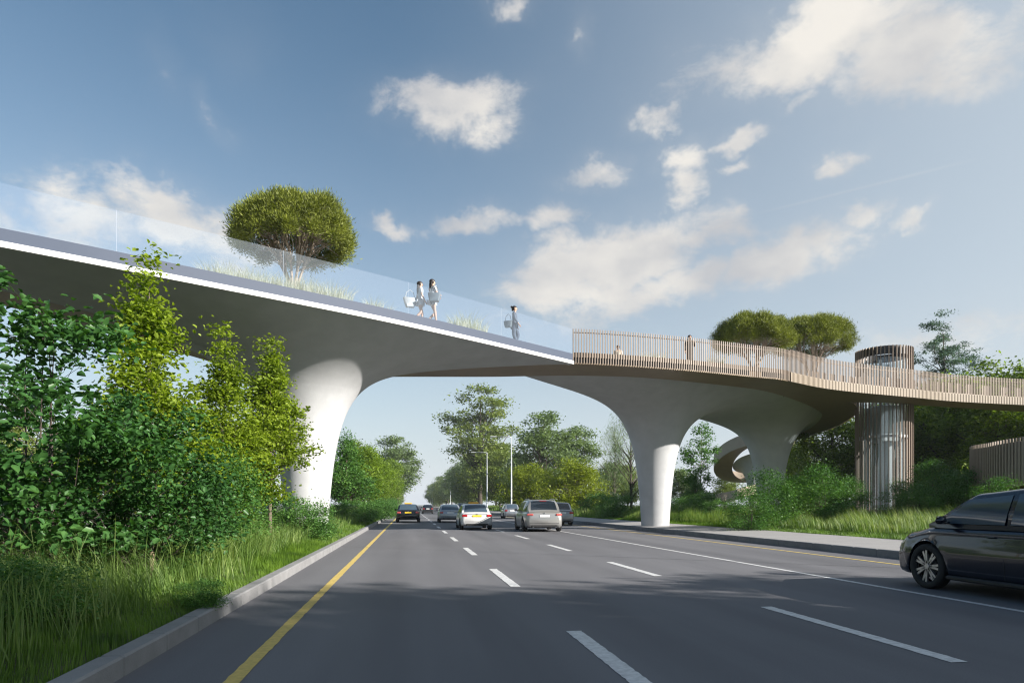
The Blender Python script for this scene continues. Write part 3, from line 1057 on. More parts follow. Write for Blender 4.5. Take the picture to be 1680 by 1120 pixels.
M['leaf_dark'] = leafmat('dark_green_leaf', [(.02, .062, .016), (.042, .118, .028), (.08, .18, .045)], .3, 7, .42)
M['leaf_mid'] = leafmat('mid_green_leaf', [(.035, .10, .022), (.075, .175, .035), (.14, .26, .06)], .3, 7)
M['leaf_lime'] = leafmat('yellow_green_leaf', [(.09, .14, .010), (.18, .25, .018), (.28, .36, .035)], .4, 6)
M['leaf_olive'] = leafmat('olive_leaf', [(.09, .13, .03), (.16, .21, .05), (.24, .29, .08)], .3, 3, big=.25)
M['leaf_grey'] = leafmat('grey_green_leaf', [(.08, .13, .05), (.14, .20, .085), (.21, .28, .12)], .3, 3, big=.25)
M['leaf_bright'] = leafmat('bright_green_leaf', [(.08, .14, .012), (.15, .23, .02), (.23, .32, .035)], .35, 3, big=.4)
M['leaf_blue'] = leafmat('blue_green_needle', [(.05, .10, .08), (.08, .14, .11), (.12, .19, .15)], .2, 3)
M['needle'] = leafmat('pine_needle', [(.07, .09, .01), (.145, .17, .02), (.23, .26, .04)], .2, 5, .55, big=1.1)
M['verge_tall'] = leafmat('pale_tall_grass_blade', [(.06, .12, .022), (.12, .20, .04), (.27, .33, .10)], .4, 4, .5, tcol=(1.3, 1.3, .6), big=.5)  # light yellow-green blades of the right verge
M['leaf_yellow'] = leafmat('yellowing_leaf', [(.10, .135, .012), (.19, .235, .018), (.28, .33, .03)], .35, 3, big=.4)
M['leaf_forest'] = leafmat('forest_leaf', [(.07, .11, .02), (.13, .19, .035), (.21, .27, .06)], .45, 3, big=.25)
M['dry'] = leafmat('pale_grass_plume', [(.42, .41, .34), (.52, .51, .44), (.6, .58, .52)], .3, 5)

oval = [(0, .35), (.12, .8), (.35, 1), (.6, .9), (.85, .55), (1, .12)]
cone = [(0, .75), (.12, 1), (.35, .8), (.55, .5), (.75, .25), (1, .03)]
tall = [(0, .3), (.2, .75), (.45, 1), (.7, .8), (.9, .5), (1, .15)]
bush = [(0, .8), (.3, 1), (.6, .9), (.85, .6), (1, .2)]
proto('shrub_near_a', 'leaf_dark', 'darkbark', 11, 4.4, 2.1, .25, bush, 72, 8000, .135, .46, 'leaf', trunk_r=.05, stems=4)
proto('shrub_near_b', 'leaf_dark', 'darkbark', 12, 3.4, 1.7, .15, bush, 85, 9500, .105, .42, 'leaf', trunk_r=.045, stems=4)
proto('maple_a', 'leaf_lime', 'bark', 21, 6.0, 1.22, .9, cone, 170, 15000, .115, .42, 'leaf', trunk_r=.06, limb_up=.8)
proto('maple_b', 'leaf_lime', 'bark', 22, 5.6, 1.12, 2.1, cone, 140, 12000, .10, .31, 'leaf', trunk_r=.06, limb_up=.7)
proto('shrub_mid', 'leaf_mid', 'darkbark', 31, 2.6, 1.3, .1, bush, 110, 11000, .085, .42, 'kite', trunk_r=.03, stems=4)
proto('shrub_low', 'leaf_mid', 'darkbark', 32, 1.6, 1.3, .05, bush, 90, 9000, .085, .38, 'kite', trunk_r=.02, stems=4)
proto('tree_street', 'leaf_bright', 'bark', 41, 7.5, 2.1, 1.9, oval, 120, 12000, .20, .75, 'kite', trunk_r=.11)
proto('tree_dark', 'leaf_mid', 'bark', 42, 7.5, 2.3, 1.8, cone, 120, 12000, .20, .75, 'kite', trunk_r=.11)
proto('tree_round', 'leaf_yellow', 'bark', 43, 7.0, 5.0, .6, bush, 170, 20000, .30, 1.2, 'kite', trunk_r=.2)
proto('tree_tall', 'leaf_olive', 'darkbark', 44, 28, 8.0, 6.5, tall, 75, 16000, .62, 2.3, 'kite', trunk_r=.55, flat=.45, surf=.45)
proto('tree_open', 'leaf_grey', 'darkbark', 45, 17, 5.2, 4.5, tall, 60, 12000, .48, 1.7, 'kite', trunk_r=.32, flat=.45)
proto('tree_fill', 'leaf_olive', 'darkbark', 46, 15, 5.4, 2.5, oval, 110, 12000, .55, 1.8, 'kite', trunk_r=.3)
proto('tree_fill_b', 'leaf_grey', 'darkbark', 47, 14, 5.0, 1.5, bush, 110, 12000, .55, 1.8, 'kite', trunk_r=.3)
proto('tree_weeping', 'leaf_grey', 'darkbark', 48, 12, 2.6, 2.0, tall, 60, 8000, .30, .75, 'strip', trunk_r=.14, droop=1.5, flat=1.2)
proto('tree_young', 'leaf_mid', 'bark', 49, 7.5, 1.7, 1.2, tall, 60, 5000, .2, .5, 'kite', trunk_r=.07)
proto('larch', 'leaf_blue', 'darkbark', 50, 17, 5.8, 2.5, [(0, 1), (.3, .95), (.5, .75), (.75, .42), (.92, .15), (1, .03)], 420, 34000, .25, .6, 'tuft', trunk_r=.22, flat=.3, limb_up=-.1, surf=.3)
proto('forest_wall', 'leaf_forest', 'darkbark', 51, 11, 4.6, .6, bush, 130, 22000, .32, 1.4, 'kite', trunk_r=.25)

# ---- umbrella pines on the deck


def pine_mesh(seed, H, R, base, thick):
    """flat-bottomed dome of needle clumps carried on forking pale limbs"""
    rng = np.random.default_rng(seed); rn = random.Random(seed)
    C = []; n = 330
    for i in range(n):
        u = (i + .5) / n; phi = i * 2.399963
        rr = math.sqrt(u)
        lob = 1 + .06 * math.sin(3 * phi + seed) + .05 * math.sin(7 * phi) + rn.uniform(-.06, .04)
        zz = max(0, 1 - rr ** 3.2) ** .6 * thick
        C.append((R * rr * lob * math.cos(phi), R * rr * lob * math.sin(phi), base + zz * (1 + .07 * math.sin(2 * phi + seed)) + rn.uniform(-.14, .08) + .1 * math.sin(5 * phi + 6 * rr)))
    for i in range(60):                       # rim that turns under
        a = rn.uniform(0, 2 * PI); q = rn.uniform(.86, 1.0)
        C.append((R * q * math.cos(a), R * q * math.sin(a), base + rn.uniform(-.15, .1) * (1 if q > .92 else .4)))
    C = np.array(C)
    idx = np.repeat(np.arange(len(C)), 240)
    g = rng.normal(size=(len(idx), 3)) * .125
    P = C[idx] + g
    nl = len(P)
    out = g / (np.linalg.norm(g, axis=1)[:, None] + 1e-6) + np.array([0, 0, .7])
    t = out / np.linalg.norm(out, axis=1)[:, None]
    b = np.cross(t, rng.normal(size=(nl, 3))); b /= np.linalg.norm(b, axis=1)[:, None]
    s = rng.uniform(.07, .14, nl)[:, None]
    V = np.stack([P - b * s * .13, P + b * s * .13, P + t * s], 1).reshape(-1, 3)
    crown = npmesh('crown', V, np.arange(nl * 3).reshape(-1, 3))
    mb = MB()
    # limbs: five leaders, forking twice
    lead = []
    for i in range(6):
        a = i * 2 * PI / 6 + rn.uniform(-.3, .3); r = R * rn.uniform(.3, .5)
        p1 = Vector((r * .2 * math.cos(a), r * .2 * math.sin(a), base * .45 + rn.uniform(0, .15)))
        p2 = Vector((r * math.cos(a), r * math.sin(a), base + .1))
        m1 = p1.lerp(p2, .5) + Vector((rn.uniform(-.1, .1), rn.uniform(-.1, .1), .08))
        mb.tube([Vector((rn.uniform(-.04, .04), rn.uniform(-.04, .04), -.15)), Vector((p1.x * .5, p1.y * .5, base * .22)), p1, m1, p2], [.07, .055, .048, .04, .03], 7)
        lead.append([p1, m1, p2])
    for c in C[rng.choice(len(C), 120, replace=False)]:
        c = Vector(c)
        L = min(lead, key=lambda q: (q[2].xy - c.xy).length)
        s0 = rn.choice([L[1], L[1].lerp(L[2], .5), L[2], L[0].lerp(L[1], .6)])
        m_ = s0.lerp(c, .55) + Vector((rn.uniform(-.12, .12), rn.uniform(-.12, .12), rn.uniform(-.1, .12)))
        mb.tube([s0, s0.lerp(m_, .5) + Vector((0, 0, .03)), m_, c], [.024, .02, .014, .006], 5, cap=False)
    return mesh('trunk', mb.v, mb.f, True), crown


def pine(seed, H, R, base, thick, loc, label):
    tm, cm = pine_mesh(seed, H, R, base, thick)
    tm.materials.append(M['pinebark']); cm.materials.append(M['needle'])
    e = empty('umbrella_pine', loc, label, 'tree')
    for nm, me in (('trunk', tm), ('crown', cm)):
        o = bpy.data.objects.new(nm, me); COL.objects.link(o); o.parent = e


DK = HB - .05
pz = 24.0
pine(3, 4.7, 1.95, 2.5, 1.3, W((482 - 840) / FP * pz, pz, DK), 'umbrella pine on the glass-edged deck, leftmost of the three, left of the two women')
pz = 38.5
pine(7, 4.6, 2.08, 2.5, 1.2, W((1238 - 840) / FP * pz, pz, DK), 'umbrella pine behind the slatted rail beside the woman in black')
pz = 43.0
pine(9, 4.9, 2.25, 3.3, 1.55, W((1333 - 840) / FP * pz, pz, DK), 'umbrella pine rising nearest the lift tower, the taller of the right pair')


# ---- foreground left verge
def G(px, z):
    p = on(px, z); return Vector((p.x, p.y, ground_z(p.x)))


plant('shrub_near_a', 'large_shrub', G(45, 9.3), 'big dark leafy shrub at the left edge in front of everything', 'shrub', s=.90, rz=.4, part='stem')
plant('shrub_near_b', 'large_shrub', G(235, 10.2), 'dark green leafy shrub beside the kerb, right of the biggest shrub', 'shrub', s=.80, rz=2.0, part='stem')
plant('shrub_near_a', 'large_shrub', G(-60, 12.5), 'dark shrub half out of the left edge, behind the biggest shrub', 'shrub', s=.9, rz=3.1, part='stem')
plant('maple_a', 'young_maple', G(243, 14.2), 'tallest young yellow-green maple, its tip crossing the white bridge edge', s=1.02, rz=.3)
plant('maple_a', 'young_maple', G(368, 17.2), 'young yellow-green maple in the middle of the three, under the bridge soffit', s=.90, rz=2.3)
plant('maple_b', 'young_maple', G(444, 20.3), 'young yellow-green maple standing alone in front of the left column', s=1.08, rz=1.3)
plant('shrub_mid', 'shrub', G(350, 15.5), 'mid green shrub below the middle maple', 'shrub', s=.92, rz=1.0, part='stem')
plant('shrub_mid', 'shrub', G(300, 17.5), 'mid green shrub between the dark shrubs and the maples', 'shrub', s=.9, rz=2.2, part='stem')
plant('shrub_low', 'shrub', G(472, 23.5), 'small grey green shrub against the foot of the left column', 'shrub', s=.95, rz=.2, part='stem')
plant('shrub_low', 'shrub', G(505, 22.5), 'smallest feathery shrub in front of the left column foot', 'shrub', s=.75, rz=2.7, part='stem')
plant('shrub_low', 'shrub', G(330, 8.4), 'tiny dark shrub in the grass near the kerb', 'shrub', s=.24, rz=2.7, part='stem')
plant('shrub_low', 'shrub', G(30, 6.3), 'low dark shrub in the tall grass at the bottom left', 'shrub', s=.42, rz=.7, part='stem')
# tree stake
mb = MB(); p = G(249, 9.9); mb.tube([(0, 0, -.1), (0, 0, .42)], [.035, .033], 10)
o = mb.build('tree_stake', mat('weathered_wood', (.35, .26, .17), .9, var=.2, vs=20)); o.location = p
tag(o, 'short wooden stake standing in the grass under the dark shrubs', 'stake')
# trees beyond the left verge
for i, (px, z, k, s, lb) in enumerate([
        (410, 62, 'tree_street', 1.0, 'golden green tree seen through the gap left of the column'),
        (350, 55, 'tree_street', 1.1, 'round tree behind the middle maple, across the far road'),
        (250, 58, 'tree_fill', .55, 'tree behind the dark shrubs on the far side road'),
        (120, 60, 'tree_fill_b', .6, 'tree at the far left seen through gaps in the shrubs'),
        (20, 52, 'tree_fill', .5, 'leftmost background tree behind the biggest shrub'),
        (568, 47, 'tree_dark', .82, 'dark cone-shaped tree just right of the left column'),
        (598, 54, 'tree_street', .76, 'bright green tree beside the dark cone-shaped tree'),
        (585, 66, 'tree_street', .95, 'bright tree behind the dark cone-shaped tree'),
        (618, 74, 'tree_street', .85, 'low bright green tree in the left roadside row'),
        (632, 98, 'tree_street', .95, 'lime tree below the tall grey tree of the left row'),
        (652, 160, 'tree_open', 1.05, 'tall thin grey green tree ending the left roadside row'),
        (640, 130, 'tree_street', 1.3, 'lime tree in front of the tall grey tree')]):
    plant(k, 'roadside_tree', G(px, z), lb, s=s, rz=i * 1.3)
for i, (px, z, s, lb) in enumerate([(583, 45, 1.0, 'dark low shrub under the dark cone-shaped tree'), (608, 50, 1.0, 'green shrub in the grass left of the black taxi'),
                                    (622, 62, 1.2, 'shrub farther along the left kerb'), (634, 80, 1.5, 'farthest shrub by the left kerb'), (560, 42, .8, 'shrub beside the shaft of the left column')]):
    plant('shrub_low', 'roadside_shrub', G(px, z), lb, 'shrub', s=s, rz=i * 1.7, part='stem')
rr = random.Random(8)
for i in range(16):
    Y = 120 + i * 26 + rr.uniform(-6, 6); X = -6.5 - rr.uniform(0, 3)
    plant(rr.choice(['tree_fill', 'tree_fill_b', 'tree_street']), 'avenue_tree', (X, Y, .3), 'far olive tree in the dense row lining the left side of the avenue', group='far trees along the left kerb', s=rr.uniform(.7, 1.0) if i > 1 else .6, rz=rr.uniform(0, 6))
# opposite side backdrop
for i in range(12):
    X = -36 - rr.uniform(0, 10); Y = 20 + i * 16
    plant(rr.choice(['tree_fill', 'tree_fill_b']), 'backdrop_tree', (X, Y, .2), 'tree in the hazy belt beyond the opposite carriageway', group='trees beyond the opposite carriageway', s=rr.uniform(.5, .75), rz=rr.uniform(0, 6))

# ---- right side of the avenue
for i, (px, z, k, s, lb) in enumerate([
        (787, 165, 'tree_tall', 1.08, 'very tall open-crowned tree towering above the white taxi'),
        (890, 112, 'tree_open', .97, 'tall grey green tree behind the rounded bright tree'),
        (945, 120, 'tree_open', .88, 'grey tree right of the rounded bright tree, lower than its neighbour'),
        (868, 96, 'tree_round', .92, 'rounded bright green tree behind the street lamp'),
        (942, 84, 'tree_round', .88, 'rounded bright green tree above the silver estate car'),
        (1035, 62, 'tree_weeping', .98, 'sparse weeping tree left of the middle column'),
        (1008, 90, 'tree_weeping', 1.0, 'thin weeping tree farther back beside the middle column'),
        (1000, 130, 'tree_fill_b', .62, 'low grey tree between the bright tree and the middle column'),
        (1030, 105, 'tree_fill', .45, 'low olive tree behind the weeping tree'),
        (820, 150, 'tree_fill', .85, 'olive tree behind the nearer street lamp'),
        (850, 140, 'tree_fill_b', .8, 'grey green tree between the lamp and the bright tree')]):
    plant(k, 'tree', G(px, z), lb, s=s, rz=i * 2.1)
for i in range(26):
    Y = 175 + i * 17 + rr.uniform(-5, 5); X = 18.5 + rr.uniform(0, 5)
    plant(rr.choice(['tree_fill', 'tree_fill_b', 'tree_open', 'tree_fill']), 'avenue_tree', (X, Y, .5), 'far olive tree in the dense row lining the right side of the avenue', group='far trees along the right kerb', s=rr.uniform(.85, 1.15), rz=rr.uniform(0, 6))
for i, (px, z, s, lb) in enumerate([(985, 70, 1.5, 'round shrub in the grass left of the middle column'), (1010, 58, 1.3, 'shrub nearest the left of the middle column'), (965, 88, 1.8, 'shrub below the rounded bright tree'),
                                    (1120, 52, 1.0, 'dark shrub just right of the middle column'), (1150, 50, 1.2, 'shrub in front of the low ramp wall'), (1178, 46, .9, 'low shrub left of the third column')]):
    plant('shrub_low', 'roadside_shrub', G(px, z), lb, 'shrub', s=s, rz=i * 1.9, part='stem')
for i, (px, z, k, s, lb) in enumerate([
        (1150, 66, 'tree_young', 1.12, 'slender young tree in front of the distant ramp loop'),
        (1140, 64, 'tree_dark', .5, 'dark little cypress-like tree right of the middle column'),
        (1118, 100, 'tree_fill_b', .42, 'low grey tree far behind the middle column'),
        (1190, 105, 'tree_fill', .38, 'low olive tree under the distant loop'),
        (1365, 60, 'forest_wall', .80, 'broad yellow-green tree left of the lift tower'),
        (1320, 74, 'forest_wall', .72, 'broad tree between the third column and the lift tower'),
        (1545, 62, 'larch', 1.08, 'tall sparse blue-green larch rising above the ramp'),
        (1515, 58, 'forest_wall', .95, 'dense dark tree directly right of the lift tower'),
        (1590, 54, 'forest_wall', 1.0, 'dense olive tree under the ramp near the right edge'),
        (1650, 50, 'forest_wall', 1.02, 'dense tree at the right edge behind the low ramp end'),
        (1460, 66, 'forest_wall', 1.0, 'dense tree seen through the fins of the lift tower'),
        (1730, 56, 'forest_wall', 1.1, 'tree mostly out of the right edge'),
        (1628, 50, 'tree_street', 1.22, 'bright leafy tree whose tip shows above the ramp rail at the right')]):
    plant(k, 'tree', G(px, z), lb, s=s, rz=i * 2.6 + .5)
for i, (px, z, s, sz, lb) in enumerate([
        (1262, 33.5, 1.15, 1.05, 'bright green shrub in front of the third column'), (1232, 31.5, .9, .8, 'green shrub left of the third column base'),
        (1345, 34, 1.25, 1.1, 'large bright green shrub left of the lift tower'), (1305, 35, 1.0, .9, 'green shrub between the third column and the tower'),
        (1390, 35.5, .9, .85, 'shrub touching the left foot of the lift tower'),
        (1475, 34.5, .8, .72, 'low dark shrub in front of the lift tower foot'), (1535, 33, 1.1, 1.05, 'bright shrub right of the lift tower'),
        (1590, 31, 1.1, .85, 'dark green shrub left of the low ramp end'), (1640, 28, .9, .7, 'dark green shrub in front of the low ramp end'), (1505, 31, .8, .65, 'dark shrub between the tower and the low ramp end')]):
    e = plant('shrub_mid', 'green_shrub', G(px, z), lb, 'shrub', s=s, rz=i * 1.1, part='stem', sz=sz)
# trees standing to the right of the road, outside the view; their shade falls on the near lanes
for i, (xc, zc, k, s) in enumerate([(18.6, 2.6, 'tree_open', .44), (20.5, -1.0, 'tree_open', .62), (22, -4.2, 'tree_open', .75), (23.5, -6.5, 'tree_fill', .9), (26, -3.4, 'tree_open', .84), (28, -8, 'tree_fill_b', 1.1), (17, 8.6, 'tree_dark', .62), (21.5, 5.0, 'tree_open', .50)]):
    p = W(xc, zc, 0)
    plant(k, 'shade_tree', (p.x, p.y, .3), 'roadside tree right of the camera, shading the near lanes', group='roadside trees right of the camera', s=s, rz=i)


# ---- grass
def blades(seed, pts, h, w, bend=.35):
    rng = np.random.default_rng(seed); n = len(pts)
    a = rng.uniform(0, 2 * PI, n); b = rng.uniform(0, 2 * PI, n)
    d = np.stack([np.cos(a), np.sin(a), np.zeros(n)], 1); s = np.stack([np.cos(b), np.sin(b), np.zeros(n)], 1)
    z = np.array([0, 0, 1.0]); h = h[:, None]; w = w[:, None]; k = rng.uniform(.1, 1, n)[:, None] * bend
    p1 = pts + z * h * .55 + d * h * k * .35; p2 = pts + z * h * .98 * (1 - k * .35) + d * h * k * 1.0
    V = np.stack([pts - s * w, pts + s * w, p1 + s * w * .75, p1 - s * w * .75, p2], 1).reshape(-1, 3)
    i = np.arange(n)[:, None] * 5
    return V, i + np.array([0, 1, 2, 3]), i + np.array([3, 2, 4])


def grass_mesh(name, seed, areas, matk, label_cat):
    rng = np.random.default_rng(seed)
    P = []; Hh = []; Ww = []
    for (x0, x1, y0, y1, n, h0, h1, w) in areas:
        y = y0 + (y1 - y0) * rng.random(n) ** 1.25; x = rng.uniform(x0, x1, n)
        cl = .5 + .5 * np.sin(x * 1.7 + 3 * np.sin(y * .35)) * np.sin(y * .8 + 2 * np.sin(x * .9))
        z = np.interp(x, GX, GZ)
        P.append(np.stack([x, y, z - .02], 1)); Hh.append(rng.uniform(h0, h1, n) * (.55 + .7 * cl)); Ww.append(w * (.7 + .6 * rng.random(n)) * (1 + y / 45))
    P = np.concatenate(P); V, Q, T = blades(seed, P, np.concatenate(Hh), np.concatenate(Ww), .75 if matk == 'grass_tall' else .5)
    me = bpy.data.meshes.new(name)
    me.vertices.add(len(V)); me.vertices.foreach_set('co', V.astype(np.float32).ravel())
    li = np.concatenate([Q.ravel(), T.ravel()]).astype(np.int32)
    me.loops.add(len(li)); me.loops.foreach_set('vertex_index', li)
    me.polygons.add(len(Q) + len(T))
    st = np.concatenate([np.arange(len(Q)) * 4, len(Q) * 4 + np.arange(len(T)) * 3]).astype(np.int32)
    me.polygons.foreach_set('loop_start', st)
    me.polygons.foreach_set('loop_total', np.concatenate([np.full(len(Q), 4), np.full(len(T), 3)]).astype(np.int32))
    me.update(calc_edges=True)
    return tag(link(name, me, M[matk]), kind='stuff')


GX = [-60, -29, -28.5, -14, -13.5, -9, -5, -3.2, -2.52, -2.5, 15.9, 19, 26, 60]
GZ = [ground_z(x + (1e-6 if x == 15.9 else 0)) for x in GX]; GZ[9] = .12
M['grass'] = leafmat('grass_blade', [(.05, .10, .012), (.10, .18, .02), (.17, .27, .035)], .35, 3, .5, tcol=(1.3, 1.5, .5), big=.7)
M['grass_tall'] = leafmat('tall_grass_blade', [(.06, .12, .02), (.12, .20, .04), (.25, .32, .10)], .35, 4, .5, tcol=(1.3, 1.4, .6), big=.5)
grass_mesh('grass', 1, [(-3.6, -2.5, 1.5, 22, 42000, .06, .2, .0028), (-3.6, -2.5, 22, 110, 16000, .08, .22, .0045), (-8, -3.4, 2, 24, 50000, .10, .36, .0032), (-12, -3.4, 24, 110, 30000, .15, .4, .006)], 'grass', '')
grass_mesh('tall_grass', 2, [(-7, -3.0, 2.5, 16, 12000, .35, .85, .0035), (-4.6, -2.75, 2, 13, 1500, .6, 1.15, .0042), (-9, -3.1, 14, 34, 20000, .35, .8, .0042), (-10, -3.2, 34, 110, 22000, .4, .9, .006)], 'grass_tall', '')
grass_mesh('verge_grass', 3, [(15.9, 17.3, 12, 60, 40000, .08, .22, .005), (17, 24, 12, 60, 34000, .15, .4, .006), (15.9, 26, 60, 200, 22000, .2, .5, .009)], 'grass', '')
grass_mesh('tall_verge_grass', 4, [(17, 22, 14, 55, 30000, .4, .95, .005), (16.4, 26, 55, 200, 20000, .5, 1.0, .009)], 'verge_tall', '')

# ---- feather grasses in the deck planters


def tuft_mesh(seed, n, R, h0, h1, w):
    rng = np.random.default_rng(seed)
    a = rng.uniform(0, 2 * PI, n); r = R * np.sqrt(rng.random(n))
    P = np.stack([r * np.cos(a), r * np.sin(a), np.zeros(n)], 1)
    V, Q, T = blades(seed, P, rng.uniform(h0, h1, n), np.full(n, w), .5)
    me = bpy.data.meshes.new('tuft')
    me.from_pydata(V.tolist(), [], Q.tolist() + T.tolist())
    me.materials.append(M['dry']); me.update()
    return me


tuft = tuft_mesh(5, 230, .34, .4, .95, .006)
rr = random.Random(4)
gr_lab = {0: 'leftmost pale feather grass tuft behind the glass, beside the pine'}
spots = [(352 + i * 17 + rr.uniform(-5, 5), 1.0 + rr.uniform(0, .12)) for i in range(13)] + [(612, .85), (630, .8), (752, 1.0), (768, 1.25), (785, .95)]
for i, (px, s) in enumerate(spots):
    # depth: just behind the glass
    k = np.interp(px, [(840 + FP * p[0] / p[1]) for p in near], [p[1] for p in near])
    z = float(k) + .75 + rr.uniform(0, .5)
    o = bpy.data.objects.new('feather_grass', tuft); COL.objects.link(o)
    o.location = W((px - 840) / FP * z, z, DK); o.rotation_euler = (0, 0, rr.uniform(0, 6)); o.scale = (s, s, s)
    lb = 'pale feather grass tuft in the row behind the glass at the foot of the leftmost pine' if i < 13 else ('low pale grass tuft behind the glass left of the two women' if i < 15 else 'pale grass tuft behind the glass between the two women and the lone walker')
    tag(o, lb, 'grass tuft', 'feather grass tufts ' + ('by the pine' if i < 13 else 'left of the women' if i < 15 else 'between the walkers'))
for i, (px, s, lb) in enumerate([(1062, 1.1, 'wispy plant behind the slats left of the woman in black'), (1075, 1.3, 'taller wispy plant behind the slats next to the woman in black'), (1176, 1.0, 'small wispy plant behind the slats under the pine crown')]):
    z = 33.5; o = bpy.data.objects.new('feather_grass', tuft); COL.objects.link(o)
    o.location = W((px - 840) / FP * z, z, DK); o.scale = (s, s, s); tag(o, lb, 'grass tuft')
# ------------------------------------------------------------------ vehicles
M['tyre'] = mat('tyre_rubber', (.018, .018, .018), .8)
M['rim'] = mat('alloy_rim', (.5, .5, .51), .3, metal=.85)
M['car_glass'] = mat('tinted_car_glass', (.012, .018, .026), .06, spec=.8)
M['car_glass_light'] = mat('light_tinted_car_glass', (.05, .075, .10), .06, spec=.8)
M['trim'] = mat('black_plastic_trim', (.015, .015, .016), .55)
M['red_lens'] = mat('red_lamp_lens', (.38, .012, .015), .15, spec=.7)
M['pink_lens'] = mat('pale_red_lamp_lens', (.48, .10, .09), .2, spec=.7)
M['clear_lens'] = mat('clear_lamp_lens', (.55, .58, .62), .1, spec=.8)
M['chrome'] = mat('chrome_trim', (.75, .75, .76), .12, metal=1)
M['plate_yellow'] = mat('yellow_plate', (.75, .52, .03), .4)
M['plate_white'] = mat('white_plate', (.8, .8, .8), .4)
M['taxi_yellow'] = mat('taxi_sign_amber', (.85, .42, .04), .35)


def paint(name, col, metal=.3, rough=.28):
    return mat(name, col, rough, metal=metal, coat=.8)


def interp(tab, y):
    if y <= tab[0][0]: return tab[0][1]
    for (a, va), (b, vb) in zip(tab[:-1], tab[1:]):
        if y <= b: 
            t = (y - a) / (b - a); t = t * t * (3 - 2 * t) * .35 + t * .65
            return va + (vb - va) * t
    return tab[-1][1]


def make_wheel(parent, x, y, R, side, spokes, width=.22, deep=None):
    w = MB(); n = 40
    prof = [(.72 * R, -.45), (.78 * R, -.5), (.93 * R, -.5), (.985 * R, -.42), (R, -.25), (R, .25), (.985 * R, .42), (.93 * R, .5), (.78 * R, .5), (.72 * R, .45), (.70 * R, 0)]
    rs = [[(x + u * width, y + r * math.cos(2 * PI * k / n), R + r * math.sin(2 * PI * k / n)) for r, u in prof] for k in range(n)]
    m_ = MB(); m_.rings(rs + [rs[0]], cap=False)
    hub = empty('wheel', (0, 0, 0)); hub.parent = parent
    for k_ in ('label', 'category'):
        if k_ in hub: del hub[k_]
    ty = m_.build('tyre', M['tyre'], hub, smooth=True, ws=False)
    r = MB(); xo = x + side * width * .42; xi = x + side * width * .05
    rs = [[(px_, y + q * math.cos(2 * PI * k / n), R + q * math.sin(2 * PI * k / n)) for k in range(n)] for px_, q in ((xo + side * .004, .79 * R), (xo, .75 * R), (xo - side * .02, .725 * R), (xi, .70 * R))]
    r.rings(rs, cap=False)
    for k in range(spokes):
        a = 2 * PI * (k + .5) / spokes
        for da in (-.09, .09):
            c0, c1 = a + da * .4, a + da * 1.5
            p = [(.12 * R, c0), (.74 * R, c1)]
            wd = .05 * R
            q = []
            for rad, ang in p:
                tx, tz = -math.sin(ang), math.cos(ang)
                q.append(((y + rad * math.cos(ang) - tx * wd), (R + rad * math.sin(ang) - tz * wd)))
                q.append(((y + rad * math.cos(ang) + tx * wd), (R + rad * math.sin(ang) + tz * wd)))
            xs_ = (xo - side * .015, xo - side * .045)
            v = [(xs_[0], *q[0]), (xs_[0], *q[1]), (xs_[0] , *q[3]), (xs_[0], *q[2]), (xs_[1], *q[0]), (xs_[1], *q[1]), (xs_[1], *q[3]), (xs_[1], *q[2])]
            r.add(v, [(0, 1, 2, 3), (7, 6, 5, 4), (0, 4, 5, 1), (1, 5, 6, 2), (2, 6, 7, 3), (3, 7, 4, 0)])
    r.tube([(xo - side * .05, y, R), (xo - side * .005, y, R)], [.16 * R, .13 * R], 16)
    r.build('rim', M['rim'], hub, ws=False)
    d = MB(); d.tube([(xi - side * .01, y, R), (xi + side * .03, y, R)], .5 * R, 24); d.build('brake_disc', M['trim'], hub, ws=False)
    return hub


